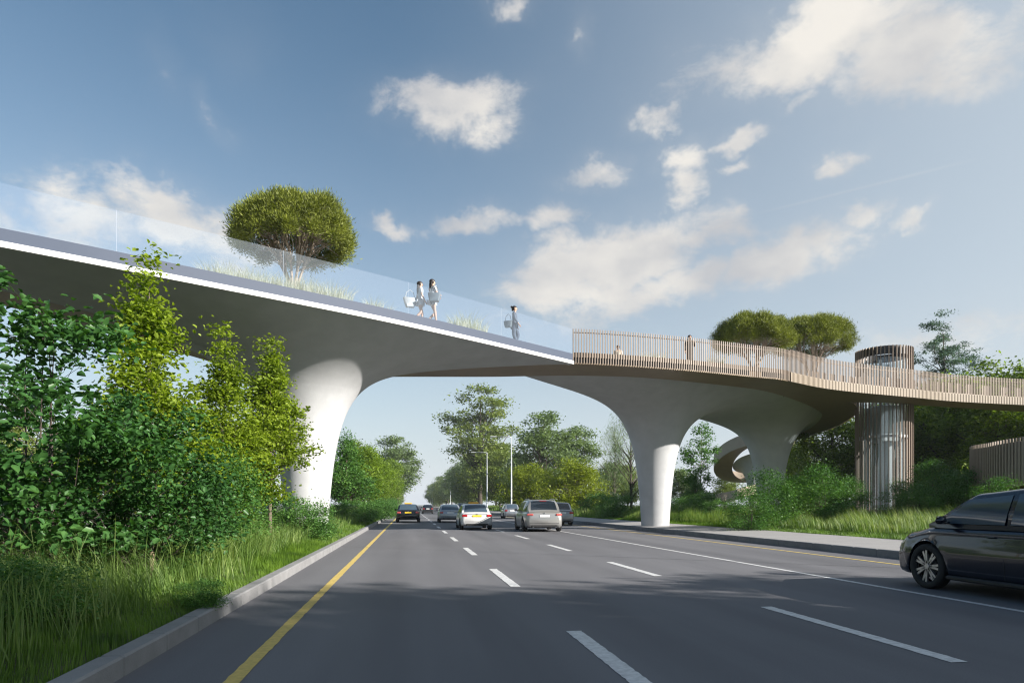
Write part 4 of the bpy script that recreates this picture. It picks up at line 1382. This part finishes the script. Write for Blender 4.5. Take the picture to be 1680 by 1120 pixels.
def make_car(name, label, cat, loc, rz, body_mat, L=4.5, Wd=1.76, H=1.46, kind='sedan', glass='car_glass', plate='plate_white', lens='red_lens', taxi=False, wheelR=.325, spokes=5, tint=None, bumper_dark=.0, roof_rails=False, exhausts=1):
    root = empty(name, loc, label, cat, rz=rz)
    hw = Wd / 2; r0, f0 = -L / 2, L / 2
    ywr, ywf = r0 + L * .205, f0 - L * .19
    belt = H * .635 if kind != 'suv' else H * .62
    if kind == 'sedan':
        zt = [(r0, belt * .78), (r0 + .05, belt * .93), (r0 + .16, belt * 1.03), (r0 + .75, belt * 1.035), (0, belt), (f0 - 1.25, belt * .99), (f0 - .45, belt * .84), (f0 - .12, belt * .70), (f0, belt * .55)]
        top = [(r0 + .50, belt * 1.02), (r0 + .62, belt * 1.06), (r0 + 1.28, H * .955), (r0 + 1.55, H * .988), (r0 + 2.1, H), (r0 + 2.55, H * .985), (f0 - 2.0, H * .945), (f0 - 1.15, belt * 1.02)]
        rearT = (1, 2.02)
    elif kind == 'hatch':
        zt = [(r0, belt * .75), (r0 + .05, belt * .92), (r0 + .12, belt * 1.0), (0, belt), (f0 - 1.1, belt * 1.0), (f0 - .4, belt * .86), (f0 - .1, belt * .7), (f0, belt * .55)]
        top = [(r0 + .06, belt * 1.0), (r0 + .10, belt * 1.06), (r0 + .48, H * .95), (r0 + .7, H * .985), (r0 + 1.5, H), (r0 + 2.2, H * .985), (f0 - 1.75, H * .94), (f0 - .95, belt * 1.02)]
    else:
        zt = [(r0, belt * .76), (r0 + .06, belt * .93), (r0 + .14, belt * 1.02), (0, belt), (f0 - 1.3, belt * 1.0), (f0 - .4, belt * .90), (f0 - .1, belt * .76), (f0, belt * .6)]
        top = [(r0 + .10, belt * 1.0), (r0 + .17, belt * 1.07), (r0 + .62, H * .93), (r0 + .85, H * .975), (r0 + 1.6, H), (r0 + 2.4, H * .99), (f0 - 2.0, H * .95), (f0 - 1.2, belt * 1.02)]
    wtab = [(r0, .74 if kind == 'suv' else .80), (r0 + .03, .83 if kind == 'suv' else .87), (r0 + .10, .89 if kind == 'suv' else .925), (r0 + .35, .955), (r0 + .9, 1.0), (f0 - 1.0, 1.0), (f0 - .45, .96), (f0 - .18, .88), (f0 - .05, .76), (f0, .62)]
    ztab_b = [(r0, .36), (r0 + .08, .27), (r0 + .4, .21), (f0 - .4, .20), (f0 - .1, .24), (f0, .34)]
    ys = sorted(set([round(r0 + L * i / 110, 4) for i in range(111)] + [round(r0 + d, 4) for d in (.01, .03, .05, .08)] + [round(f0 - d, 4) for d in (.01, .03, .05, .08)]))
    fr = [(0, 0), (.80, 0), (.93, .03), (.975, .12), (.99, .26), (1.0, .42), (1.0, .55), (.985, .68), (.972, .74), (.968, .80), (.945, .90), (.90, .965), (.83, 1.0), (.5, 1.022), (0, 1.03)]
    Ra = wheelR + .055

    def ring(y):
        w = hw * interp(wtab, y); zb = interp(ztab_b, y); z1 = interp(zt, y)
        arch = 0
        for yw in (ywr, ywf):
            d = abs(y - yw)
            if d < Ra: arch = max(arch, wheelR + math.sqrt(Ra * Ra - d * d))
        fl = 0
        pts = []
        for fx, fz in fr:
            z = zb + (z1 - zb) * fz
            pts.append((w * fx, y, max(z, arch)))
        return pts
    rings_ = []
    for y in ys:
        p = ring(y); rings_.append(p + [(-a, b, c) for a, b, c in reversed(p[1:-1])])
    mb = MB(); mb.rings(rings_, cap=True)
    o = mb.build('body', body_mat, root, smooth='auto', ws=False)
    o.data.set_sharp_from_angle(angle=math.radians(50))
    mb = MB(); mb.box((0, (ywr + ywf) / 2, .40), (Wd * .62, L * .86, .36), bev=.03); mb.build('underbody', M['trim'], root, ws=False)
    # greenhouse
    wb, wr = hw * .93, hw * .70
    tk = top

    def topz(y):
        return interp(tk, y)
    def gw(z, y=None):                    # half width at height z, drawn in towards the tail
        t = min(1, max(0, (z - belt) / (H - belt)))
        k = 1.0
        if y is not None:
            q = max(0, 1 - (y - tk[0][0]) / 1.3); k = 1 - (.16 if kind != 'sedan' else .08) * q * q
        return (wb + (wr - wb) * (t ** 1.25)) * k
    gy = sorted(set([tk[0][0] + (tk[-1][0] - tk[0][0]) * i / 48 for i in range(49)]))
    rs = []
    for y in gy:
        z = topz(y); w = gw(z, y); row = []
        zb = belt * .96
        row.append((gw(belt, y), y, zb))
        for t in (.35, .7, .92):
            zz = belt + (z - belt) * t; row.append((gw(zz, y), y, zz))
        row.append((w * .965, y, z - .012)); row.append((w * .85, y, z + .004)); row.append((w * .5, y, z + .018)); row.append((0, y, z + .024))
        rs.append(row + [(-a, b, c) for a, b, c in reversed(row[:-1])])
    mb = MB(); mb.rings(rs, cap=False, closed=False)
    mb.build('roof', body_mat, root, smooth='auto', ws=False)

    def screen(nm, ya, yb, fw=.86, lift=.014, g=glass, n=10, arc=.0):
        m_ = MB(); rows = []
        for i in range(n + 1):
            y = ya + (yb - ya) * i / n; z = topz(y)
            dzdy = (topz(y + .01) - topz(y - .01)) / .02; l = math.hypot(1, dzdy); ny, nz = -dzdy / l, 1 / l
            w = gw(z, y) * fw
            row = []
            for j in range(-6, 7):
                u = j / 6
                e = arc * (u * u)
                yy = y + e * (1 if yb > ya else -1)
                zc = topz(yy) + .022 * (1 - u * u)
                row.append((w * u, yy + ny * lift, zc + nz * lift))
            rows.append(row)
        m_.rings(rows, cap=False, closed=False)
        return m_.build(nm, M[g], root, smooth=True, ws=False)
    screen('rear_window', tk[1][0] + .02, tk[2][0] + .02, .84)
    screen('windscreen', tk[-2][0] + .05, tk[-1][0] - .06, .88)

    def side(nm, sx, ys_, zb_, zt_, g=glass):
        m_ = MB(); rows = []
        for y in ys_:
            a_, b_ = zb_(y), max(zb_(y) + .004, zt_(y))
            rows.append([(sx * (gw(a_ + (b_ - a_) * t / 5, y) + .010), y, a_ + (b_ - a_) * t / 5) for t in range(6)])
        m_.rings(rows, cap=False, closed=False)
        return m_.build(nm, M[g], root, smooth=True, ws=False)
    bz = belt + .035
    split = (ywf + ywr) / 2 - .06
    y_w = tk[-1][0] - .34; rear_end = tk[2][0]
    def lin(a, b, n=10): return [a + (b - a) * i / n for i in range(n + 1)]
    def ztop(y): return min(topz(y) - .085, H - .07)
    zb_ = lambda y: bz
    y_r = rear_end - .22
    for sx in (-1, 1):
        side('side_window', sx, lin(split + .05, y_w), zb_, ztop)
        if kind == 'sedan':
            side('side_window', sx, lin(y_r, split - .05), zb_, ztop)
        else:
            side('side_window', sx, lin(rear_end + .32, split - .05), zb_, ztop)
            side('quarter_window', sx, lin(rear_end - .12, rear_end + .26, 4), zb_, ztop)
        mb = MB(); mb.box((sx * (hw + .07), tk[-1][0] - .42, belt + .09), (.20, .13, .13), bev=.055); mb.box((sx * (hw - .03), tk[-1][0] - .42, belt + .05), (.12, .05, .04)); mb.build('mirror', body_mat, root, ws=False, smooth=True)
        make_wheel(root, sx * (hw - .12), ywr, wheelR, sx, spokes); make_wheel(root, sx * (hw - .12), ywf, wheelR, sx, spokes)
        # lamps
        zl = belt * .86
        if kind == 'suv':
            mb = MB(); mb.box((sx * hw * .73, r0 + .055, zl), (.34, .12, .11), rz=sx * .18, bev=.03)
        else:
            mb = MB(); mb.box((sx * hw * .74, r0 + .05, zl), (.30, .10, .15), rz=sx * .2, bev=.03)
        mb.build('tail_light', M[lens], root, ws=False)
        mb = MB(); mb.box((sx * hw * .66, f0 - .17, belt * .60), (.36, .20, .11), rz=-sx * .45, bev=.04); mb.build('headlight', M['clear_lens'], root, ws=False)
        # door handles and sill
        for yy in (split + .25, split - .75):
            mb = MB(); mb.box((sx * (hw * .985), yy, belt * .86), (.035, .16, .028), bev=.01); mb.build('door_handle', body_mat if kind != 'suv' else M['chrome'], root, ws=False)
        mb = MB()
        for yy in (split, tk[-1][0] - .12, rear_end + .02):
            zz = [.30 + (belt - .32) * i / 6 for i in range(7)]
            rg = []
            for z in zz:
                t = (z - .2) / (belt - .2); k = interp([(0, .93), (.12, .975), (.26, .99), (.42, 1), (.6, .995), (.75, .97), (.9, .945), (1, .87)], t)
                rg.append((sx * (hw * k + .002), yy, z))
            mb.rings([[(a, b - .004, c) for a, b, c in rg], [(a, b + .004, c) for a, b, c in rg]], cap=False, closed=False)
        mb.build('door_gap', M['trim'], root, ws=False)
        mb = MB(); mb.box((sx * hw * .955, (ywf + ywr) / 2, .235), (.10, ywf - ywr - 2 * Ra - .02, .07), bev=.02); mb.build('sill', M['trim'], root, ws=False)
    mb = MB(); mb.box((0, r0 + .055, .30), (Wd * .66, .16, .13), bev=.03); mb.build('rear_skirt', M['trim'], root, ws=False)
    mb = MB(); mb.box((0, f0 - .08, .36), (Wd * .60, .15, .16), bev=.04); mb.build('front_grille', M['trim'], root, ws=False)
    pz_ = belt * .86 if not kind == 'suv' else belt * .80
    mb = MB(); mb.box((0, r0 - .006, pz_ - .005), (.52, .022, .115), bev=.006); mb.build('number_plate', M[plate], root, ws=False)
    mb = MB(); mb.box((0, r0 + .02, belt * .945), (.075, .02, .07), bev=.015); mb.build('badge', M['chrome'], root, ws=False)
    for k in range(exhausts):
        sx = (1, -1)[k]
        mb = MB(); mb.tube([(sx * hw * .58, r0 + .2, .27), (sx * hw * .58, r0 - .015, .27)], .042, 12); mb.build('exhaust_pipe', M['chrome'], root, ws=False)
    if kind == 'sedan':
        mb = MB(); mb.box((0, r0 + .035, belt * .995), (Wd * .70, .05, .02), bev=.008); mb.build('boot_lip', body_mat, root, ws=False)
    mb = MB(); mb.box((0, r0 - .004, .47), (Wd * .74, .015, .014)); mb.build('bumper_seam', M['trim'], root, ws=False)
    if roof_rails:
        for sx in (-1, 1):
            mb = MB(); mb.tube([(sx * wr * .93, tk[3][0] + .05, H - .02), (sx * wr * .93, tk[3][0] + .2, H + .045), (sx * wr * .93, tk[-2][0] - .5, H + .045), (sx * wr * .93, tk[-2][0] - .3, H - .01)], .016, 8)
            mb.build('roof_rail', M['metal'], root, ws=False)
        mb = MB(); mb.box((0, tk[2][0] + .02, H * .975), (wr * 1.5, .16, .03), bev=.01); mb.build('spoiler', body_mat, root, ws=False)
        mb = MB(); mb.box((0, tk[2][0] - .065, H * .965), (.36, .02, .022)); mb.build('brake_light', M['red_lens'], root, ws=False)
    if taxi:
        mb = MB(); mb.box((0, .0, H + .075), (.62, .16, .10), bev=.03)
        s = mb.build('taxi_sign', M['taxi_yellow'], root, ws=False)
        mb = MB(); mb.box((0, .0, H + .028), (.40, .10, .03)); mb.build('sign_foot', M['trim'], s, ws=False)
    return root


def at_rear(px, y_ground, L, z=None, dx=0):
    """car centre for a rear bumper whose tyres meet the road at that pixel"""
    zc = EYE * FP / (y_ground - 828)
    p = W((px - 840) / FP * zc, zc, 0)
    return Vector((p.x, p.y + L / 2 + .1, 0))


PW = paint('white_car_paint', (.60, .60, .60), 0, .3)
PB_ = paint('black_car_paint', (.012, .012, .014), .1, .22)
PS = paint('silver_car_paint', (.36, .38, .41), .55, .33)
PG = paint('warm_silver_car_paint', (.34, .335, .325), .55, .33)
PN = paint('midnight_blue_car_paint', (.005, .008, .018), .1, .2)
make_car('taxi', 'white taxi saloon with amber roof sign, in the second lane', 'taxi', at_rear(783, 869.0, 4.5), 0, PW, L=4.5, Wd=1.86, H=1.45, plate='plate_yellow', taxi=True, glass='car_glass_light')
make_car('taxi', 'black taxi saloon with roof sign, driving in the leftmost lane', 'taxi', at_rear(669.5, 856.8, 4.6), 0, PB_, L=4.6, Wd=1.96, H=1.46, plate='plate_yellow', lens='pink_lens', taxi=True, glass='car_glass_light')
make_car('suv', 'large warm silver SUV with roof rails, right of the white taxi', 'car', at_rear(896, 872.3, 4.7), math.radians(-1.5), PG, L=4.75, Wd=2.08, H=1.68, kind='suv', lens='pink_lens', wheelR=.39, roof_rails=True, exhausts=2)
make_car('car', 'silver saloon between the black taxi and the white taxi', 'car', at_rear(740, 856.8, 4.7), math.radians(-1), PS, L=4.75, Wd=1.94, H=1.45, plate='plate_white', glass='car_glass_light', lens='pink_lens')
make_car('car', 'dark saloon farthest ahead in the left lane, beyond the black taxi', 'car', at_rear(702, 842.2, 4.5), 0, PB_, L=4.6, Wd=1.8, H=1.46)
make_car('car', 'silver hatchback ahead of the SUV, seen between the white taxi and the SUV', 'car', at_rear(842, 850.5, 4.1), math.radians(-2), PS, L=4.1, Wd=1.74, H=1.50, kind='hatch', glass='car_glass_light')
make_car('car', 'silver hatchback half hidden behind the right side of the SUV', 'car', at_rear(923, 861.8, 4.0), 0, PS, L=4.1, Wd=1.74, H=1.58, kind='hatch')
make_car('car', 'dark car mostly hidden behind the white taxi roof', 'car', at_rear(760, 846.0, 4.0), 0, PN, L=4.3, Wd=1.78, H=1.62, kind='hatch')
# big dark car entering from the right
cL = 4.9
fp = W(*(((1526 - 840) / FP * 11.35), 11.35), -EYE)
make_car('car', 'very near midnight blue car cut off by the right edge of the view', 'car', Vector((fp.x + .95, fp.y - cL / 2 + cL * .19 + .12, 0)), 0, PN, L=cL, Wd=1.90, H=1.68, kind='hatch', wheelR=.375, spokes=7, glass='car_glass_light')
# opposite carriageway
oc = on(431, 88)
make_car('car', 'blue grey car on the opposite carriageway, glimpsed left of the column', 'car', Vector((oc.x, oc.y, 0)), PI, paint('blue_grey_car_paint', (.16, .22, .32), .4), L=4.4, Wd=1.78, H=1.48, kind='hatch', glass='car_glass_light')

# ------------------------------------------------------------------ street lamps
M['lamp_grey'] = mat('lamp_post_grey', (.50, .52, .53), .45, metal=.3)


def lamp(px, z, h, label, group=None):
    p = on(px, z); g = ground_z(p.x)
    e = empty('street_lamp', (p.x, p.y, g), label, 'street lamp', group)
    mb = MB(); mb.tube([(0, 0, -.1), (0, 0, 1.2), (0, 0, 1.25), (0, 0, h)], [.15, .15, .11, .065], 12); mb.build('pole', M['lamp_grey'], e, smooth=True, ws=False)
    mb = MB(); mb.tube([(0, 0, h - .08), (-.25, 0, h - .02), (-2.2, 0, h)], [.05, .05, .04], 8)
    a = mb.build('arm', M['lamp_grey'], e, smooth=True, ws=False)
    mb = MB(); mb.box((-2.45, 0, h), (.9, .30, .10), bev=.04); l_ = mb.build('lamp_head', M['lamp_grey'], a, ws=False)
    mb = MB(); mb.box((-2.45, 0, h - .055), (.7, .22, .02)); mb.build('lens', M['clear_lens'], l_, ws=False)
    return e


lamp(839, 92, 10.6, 'nearest tall grey street lamp, its arm reaching over the road')
lamp(799, 122, 10.8, 'second nearest street lamp, just right of the very tall tree')
lamp(739, 262, 11.2, 'street lamp standing above the silver saloon')
for px, z in ((709, 430), (706.5, 500), (702, 620)):
    lamp(px, z, 10.5, 'tiny far street lamp near the vanishing point of the avenue', 'farthest street lamps')
# ------------------------------------------------------------------ people
M['skin'] = mat('skin', (.52, .33, .24), .55)
M['hair'] = mat('dark_hair', (.02, .014, .012), .5)
M['white_cloth'] = mat('white_cloth', (.56, .58, .62), .8, bump=.3, bs=30)
M['grey_cloth'] = mat('blue_grey_cloth', (.07, .09, .125), .8, bump=.3, bs=30)
M['black_cloth'] = mat('black_cloth', (.012, .012, .014), .7)
M['beige_cloth'] = mat('beige_cloth', (.55, .47, .38), .8)
M['shoe'] = mat('shoe_leather', (.10, .09, .085), .5)
M['pale_bag'] = mat('pale_bag_leather', (.42, .44, .45), .6)
M['grey_bag'] = mat('grey_bag_leather', (.13, .16, .18), .55)


def skin_mesh(name, nodes, edges, sub=2):
    me = bpy.data.meshes.new(name)
    keys = list(nodes); ix = {k: i for i, k in enumerate(keys)}
    me.from_pydata([nodes[k][0] for k in keys], [(ix[a], ix[b]) for a, b in edges], [])
    o = bpy.data.objects.new('tmp', me); COL.objects.link(o)
    md = o.modifiers.new('s', 'SKIN'); md.use_smooth_shade = True
    sv = me.skin_vertices[0].data
    for i, k in enumerate(keys):
        r = nodes[k][1]; sv[i].radius = r if isinstance(r, tuple) else (r, r)
        sv[i].use_root = (i == 0)
    s = o.modifiers.new('u', 'SUBSURF'); s.levels = sub; s.render_levels = sub
    dg = bpy.context.evaluated_depsgraph_get(); dg.update()
    out = bpy.data.meshes.new_from_object(o.evaluated_get(dg))
    bpy.data.objects.remove(o)
    out.polygons.foreach_set('use_smooth', [True] * len(out.polygons))
    return out


def person(loc, rz, h, label, legs, arms, hair='long', top='white_cloth', bottom='skin', dress=None, leg_cloth=None, sleeves=.5, bun=False, lower=None):
    """faces +Y before rz. legs / arms: two (knee, ankle) / (elbow, hand) tuples in metres for a 1.70 m body"""
    e = empty('person', loc, label, 'person', rz=rz); k = h / 1.70
    hip = (0, 0, .92)
    N = {'pelvis': (hip, (.15, .105)), 'waist': ((0, .01, 1.08), (.115, .085)), 'chest': ((0, .015, 1.28), (.145, .10)), 'shoulder': ((0, 0, 1.42), (.10, .07)), 'neck': ((0, .01, 1.485), .048),
         'jaw': ((0, .03, 1.545), (.062, .07)), 'head': ((0, .02, 1.62), (.075, .092)), 'crown': ((0, .01, 1.675), (.055, .07))}
    E = [('pelvis', 'waist'), ('waist', 'chest'), ('chest', 'shoulder'), ('shoulder', 'neck'), ('neck', 'jaw'), ('jaw', 'head'), ('head', 'crown')]
    for s, (kn, an) in zip((-1, 1), legs):
        t = f'{s}'
        N['hip' + t] = ((s * .09, 0, .88), .088); N['knee' + t] = ((s * .09, kn[0], kn[1]), .056); N['calf' + t] = ((s * .088, kn[0] * .6 + an[0] * .4, kn[1] * .65 + an[1] * .35), .055); N['ankle' + t] = ((s * .085, an[0], an[1]), .036); N['toe' + t] = ((s * .095, an[0] + .15, max(.03, an[1] - .06)), (.038, .025))
        E += [('pelvis', 'hip' + t), ('hip' + t, 'knee' + t), ('knee' + t, 'calf' + t), ('calf' + t, 'ankle' + t), ('ankle' + t, 'toe' + t)]
    for s, (el, ha) in zip((-1, 1), arms):
        t = f'{s}'
        N['sh' + t] = ((s * .17, 0, 1.405), .052); N['el' + t] = (el, .038); N['wr' + t] = (ha, .025)
        d = (Vector(ha) - Vector(el)).normalized()
        pm = Vector(ha) + d * .06; N['palm' + t] = (tuple(pm), (.036, .018))
        E += [('shoulder', 'sh' + t), ('sh' + t, 'el' + t), ('el' + t, 'wr' + t), ('wr' + t, 'palm' + t)]
        u = d.cross(Vector((1, 0, 0))).normalized() if abs(d.x) < .9 else Vector((0, 1, 0))
        for q, ln in zip((-1.5, -.5, .5, 1.5), (.06, .075, .08, .07)):
            a = pm + u * q * .016 + d * .03; b = a + d * ln * .6 + Vector((-s * .006, 0, 0)); c = b + (d * .8 + Vector((-s * .5, 0, 0))) * ln * .45
            for nm, pp, rr_ in (('fa', a, .009), ('fb', b, .008), ('fc', c, .006)): N[f'{nm}{q}{t}'] = (tuple(pp), rr_)
            E += [('palm' + t, f'fa{q}{t}'), (f'fa{q}{t}', f'fb{q}{t}'), (f'fb{q}{t}', f'fc{q}{t}')]
        a = Vector(ha) + d * .03 + u * .035; b = a + (d + u * .5) * .035
        N['ta' + t] = (tuple(a), .010); N['tb' + t] = (tuple(b), .008); E += [('wr' + t, 'ta' + t), ('ta' + t, 'tb' + t)]
    body = skin_mesh('body', N, E)
    bm = bmesh.new(); bm.from_mesh(body)
    def ball(c, r, sc=(1, 1, 1)):
        mt = Matrix.Translation(c) @ Matrix.Diagonal((*[r * q for q in sc], 1))
        bmesh.ops.create_icosphere(bm, subdivisions=2, radius=1, matrix=mt)
    ball((0, .118, 1.60), .014, (.8, 1.2, 1.4)); ball((-.078, .015, 1.60), .018, (.4, 1, 1.5)); ball((.078, .015, 1.60), .018, (.4, 1, 1.5)); ball((0, .10, 1.562), .016, (1.4, .5, .4))
    nb = len(bm.faces)
    bm.to_mesh(body); bm.free()
    me = body; me.materials.append(M['skin'])
    me.transform(Matrix.Scale(k, 4)); me.polygons.foreach_set('use_smooth', [True] * len(me.polygons))
    o = bpy.data.objects.new('body', me); COL.objects.link(o); o.parent = e

    def cloth(nm, nodes, edges, m_):
        c = skin_mesh(nm, nodes, edges); c.materials.append(M[m_]); c.transform(Matrix.Scale(k, 4))
        q = bpy.data.objects.new(nm, c); COL.objects.link(q); q.parent = e; return q

    def grow(key, g): 
        p, r = N[key]; r = r if isinstance(r, tuple) else (r, r); return (p, (r[0] + g, r[1] + g))
    if dress:
        T = {'a': grow('pelvis', .03), 'b': grow('waist', .02), 'c': grow('chest', .018), 'd': grow('shoulder', .015), 'h': ((0, 0, .62), (.20, .17)), 'hh': ((0, 0, dress), (.22, .19))}
        Ed = [('a', 'b'), ('b', 'c'), ('c', 'd'), ('a', 'h'), ('h', 'hh')]
    else:
        T = {'a': ((0, 0, lower or .88), (.165, .125)), 'b': grow('waist', .025), 'c': grow('chest', .02), 'd': grow('shoulder', .018)}
        Ed = [('a', 'b'), ('b', 'c'), ('c', 'd')]
    for s in (-1, 1):
        t = f'{s}'; T['s' + t] = grow('sh' + t, .016)
        el = Vector(N['el' + t][0]); sh = Vector(N['sh' + t][0]); T['e' + t] = (tuple(sh.lerp(el, min(1, sleeves * 1.6))), .055)
        Ed += [('d', 's' + t), ('s' + t, 'e' + t)]
        if sleeves > .7:
            wr = Vector(N['wr' + t][0]); T['w' + t] = (tuple(el.lerp(wr, .85)), .042); Ed += [('e' + t, 'w' + t)]
    cloth('dress' if dress else 'shirt', T, Ed, top)
    if leg_cloth or not dress:
        T = {'a': grow('pelvis', .014)}; Ed = []
        for s in (-1, 1):
            t = f'{s}'; T['h' + t] = grow('hip' + t, .02); Ed.append(('a', 'h' + t))
            hp = Vector(N['hip' + t][0]); kn = Vector(N['knee' + t][0])
            if leg_cloth:
                T['k' + t] = grow('knee' + t, .028); T['c' + t] = grow('calf' + t, .03); T['n' + t] = ((N['ankle' + t][0][0], N['ankle' + t][0][1], N['ankle' + t][0][2] + .05), .062)
                Ed += [('h' + t, 'k' + t), ('k' + t, 'c' + t), ('c' + t, 'n' + t)]
            else:
                T['k' + t] = (tuple(hp.lerp(kn, .45)), .098); Ed.append(('h' + t, 'k' + t))
        cloth('trousers' if leg_cloth else 'shorts', T, Ed, leg_cloth or top)
    for s in (-1, 1):
        t = f'{s}'; a = N['ankle' + t][0]
        mb = MB(); mb.box((a[0] * k, (a[1] + .06) * k, max(.035, (a[2] - .045) * k)), (.09 * k, .26 * k, .07 * k), bev=.025); mb.build('shoe', M['shoe'], e, ws=False, smooth=True)
    hb = bmesh.new()
    def blob(c, r):
        bmesh.ops.create_icosphere(hb, subdivisions=3, radius=1, matrix=Matrix.Translation(c) @ Matrix.Diagonal((*r, 1)))
    blob((0, -.012, 1.635), (.098, .118, .10))
    bmesh.ops.delete(hb, geom=[v for v in hb.verts if v.co.y > .035 and v.co.z < 1.655], context='VERTS')
    if hair == 'long':
        blob((0, -.075, 1.50), (.095, .05, .17)); blob((.01, -.095, 1.37), (.08, .04, .15))
    elif bun:
        blob((0, -.125, 1.69), (.045, .045, .045)); blob((0, -.09, 1.56), (.05, .03, .05))
    hm_ = bpy.data.meshes.new('hair'); hb.to_mesh(hm_); hb.free(); hm_.materials.append(M['hair']); hm_.transform(Matrix.Scale(k, 4))
    hm_.polygons.foreach_set('use_smooth', [True] * len(hm_.polygons))
    q = bpy.data.objects.new('hair', hm_); COL.objects.link(q); q.parent = e
    return e


def bag(loc, rz, w, d, hgt, m_, label, flare=.8):
    e = empty('shoulder_bag', loc, label, 'bag', rz=rz)
    mb = MB(); rs = []
    for z, f in ((0, flare), (.03, flare + .03), (hgt * .5, (1 + flare) / 2 + .04), (hgt, 1.0)):
        rs.append([(x * w / 2 * f, y * d / 2, z) for x, y in ((-1, -.7), (-.8, -1), (.8, -1), (1, -.7), (1, .7), (.8, 1), (-.8, 1), (-1, .7))])
    mb.rings(rs); mb.build('pouch', M[m_], e, smooth='auto', ws=False)
    mb = MB(); mb.tube([(-w * .36, 0, hgt - .02), (-w * .26, 0, hgt + .2), (0, 0, hgt + .30), (w * .26, 0, hgt + .2), (w * .36, 0, hgt - .02)], .012, 6); mb.build('strap', M[m_], e, ws=False)
    return e


def P_(px, z): return W((px - 840) / FP * z, z, HB - .05)


R_ = math.radians
za = 25.3
pa = P_(689, za)
person(pa, R_(-75), 1.60, 'woman in white shirt and shorts with a pale tote bag, walking left of her companion', [((.12, .50), (.10, .09)), ((.02, .50), (-.28, .14))], [((-.22, -.06, 1.13), (-.2, .08, .92)), ((.23, .02, 1.13), (.22, .14, .93))], top='white_cloth', sleeves=.45)
bag(pa + W(-.36, -.05, -EYE) + Vector((0, 0, .66)), R_(10), .5, .2, .34, 'pale_bag', 'pale round tote bag hanging at the back of the left woman', .6)
pb = P_(709.5, za)
person(pb, R_(-60), 1.68, 'woman with long black hair holding a grey bag, walking right of her companion', [((.20, .52), (-.12, .20)), ((.05, .50), (.12, .09))], [((-.2, .05, 1.16), (-.1, .25, 1.12)), ((.2, .08, 1.15), (.08, .27, 1.18))], top='white_cloth', sleeves=.4)
bag(pb + W(.10, -.28, -EYE) + Vector((0, 0, .80)), R_(-8), .46, .2, .3, 'grey_bag', 'grey trapezoid bag held in front of the right woman of the pair', .75)
pc = P_(844, 28.7)
person(pc, R_(-105), 1.68, 'lone woman in blue-grey suit with tied hair walking towards the slatted rail', [((.16, .50), (-.02, .10)), ((-.02, .50), (.10, .09))], [((-.21, -.08, 1.13), (-.2, .08, .9)), ((.22, .05, 1.13), (.2, .2, .92))], hair='tied', bun=True, top='grey_cloth', leg_cloth='grey_cloth', sleeves=.95, lower=.80)
bag(pc + W(-.26, -.12, -EYE) + Vector((0, 0, .78)), R_(-30), .38, .16, .26, 'grey_bag', 'grey handbag swinging beside the lone walking woman', .7)
pd = P_(1131.5, 33.6)
person(pd, R_(175), 1.68, 'woman in a long black dress standing behind the slatted rail', [((.0, .50), (.0, .09)), ((.03, .50), (.0, .09))], [((-.25, .02, 1.15), (-.16, .12, 1.42)), ((.24, 0, 1.13), (.22, .04, .88))], hair='long', top='black_cloth', dress=.28, sleeves=.95)
pe = P_(1014, 35.2)
person(pe, R_(160), 1.55, 'small far figure in beige behind the slats near the glass corner', [((.0, .50), (.0, .09)), ((.03, .50), (.0, .09))], [((-.24, .02, 1.13), (-.22, .05, .88)), ((.24, 0, 1.13), (.22, .04, .88))], hair='short', top='beige_cloth', leg_cloth='beige_cloth', sleeves=.9)
# ------------------------------------------------------------------ air
hz = bpy.data.meshes.new('haze')
mb = MB(); mb.box((0, 1000, 20), (1800, 2240, 44))
hzo = mb.build('haze', None)
m = bpy.data.materials.new('haze_air'); m.use_nodes = True
for n_ in list(m.node_tree.nodes):
    if n_.type != 'OUTPUT_MATERIAL': m.node_tree.nodes.remove(n_)
pv = m.node_tree.nodes.new('ShaderNodeVolumePrincipled')
pv.inputs['Density'].default_value = .0002
pv.inputs['Color'].default_value = (.86, .92, 1, 1)
m.node_tree.links.new(pv.outputs[0], [n_ for n_ in m.node_tree.nodes if n_.type == 'OUTPUT_MATERIAL'][0].inputs['Volume'])
hzo.data.materials.append(m)
tag(hzo, kind='stuff')
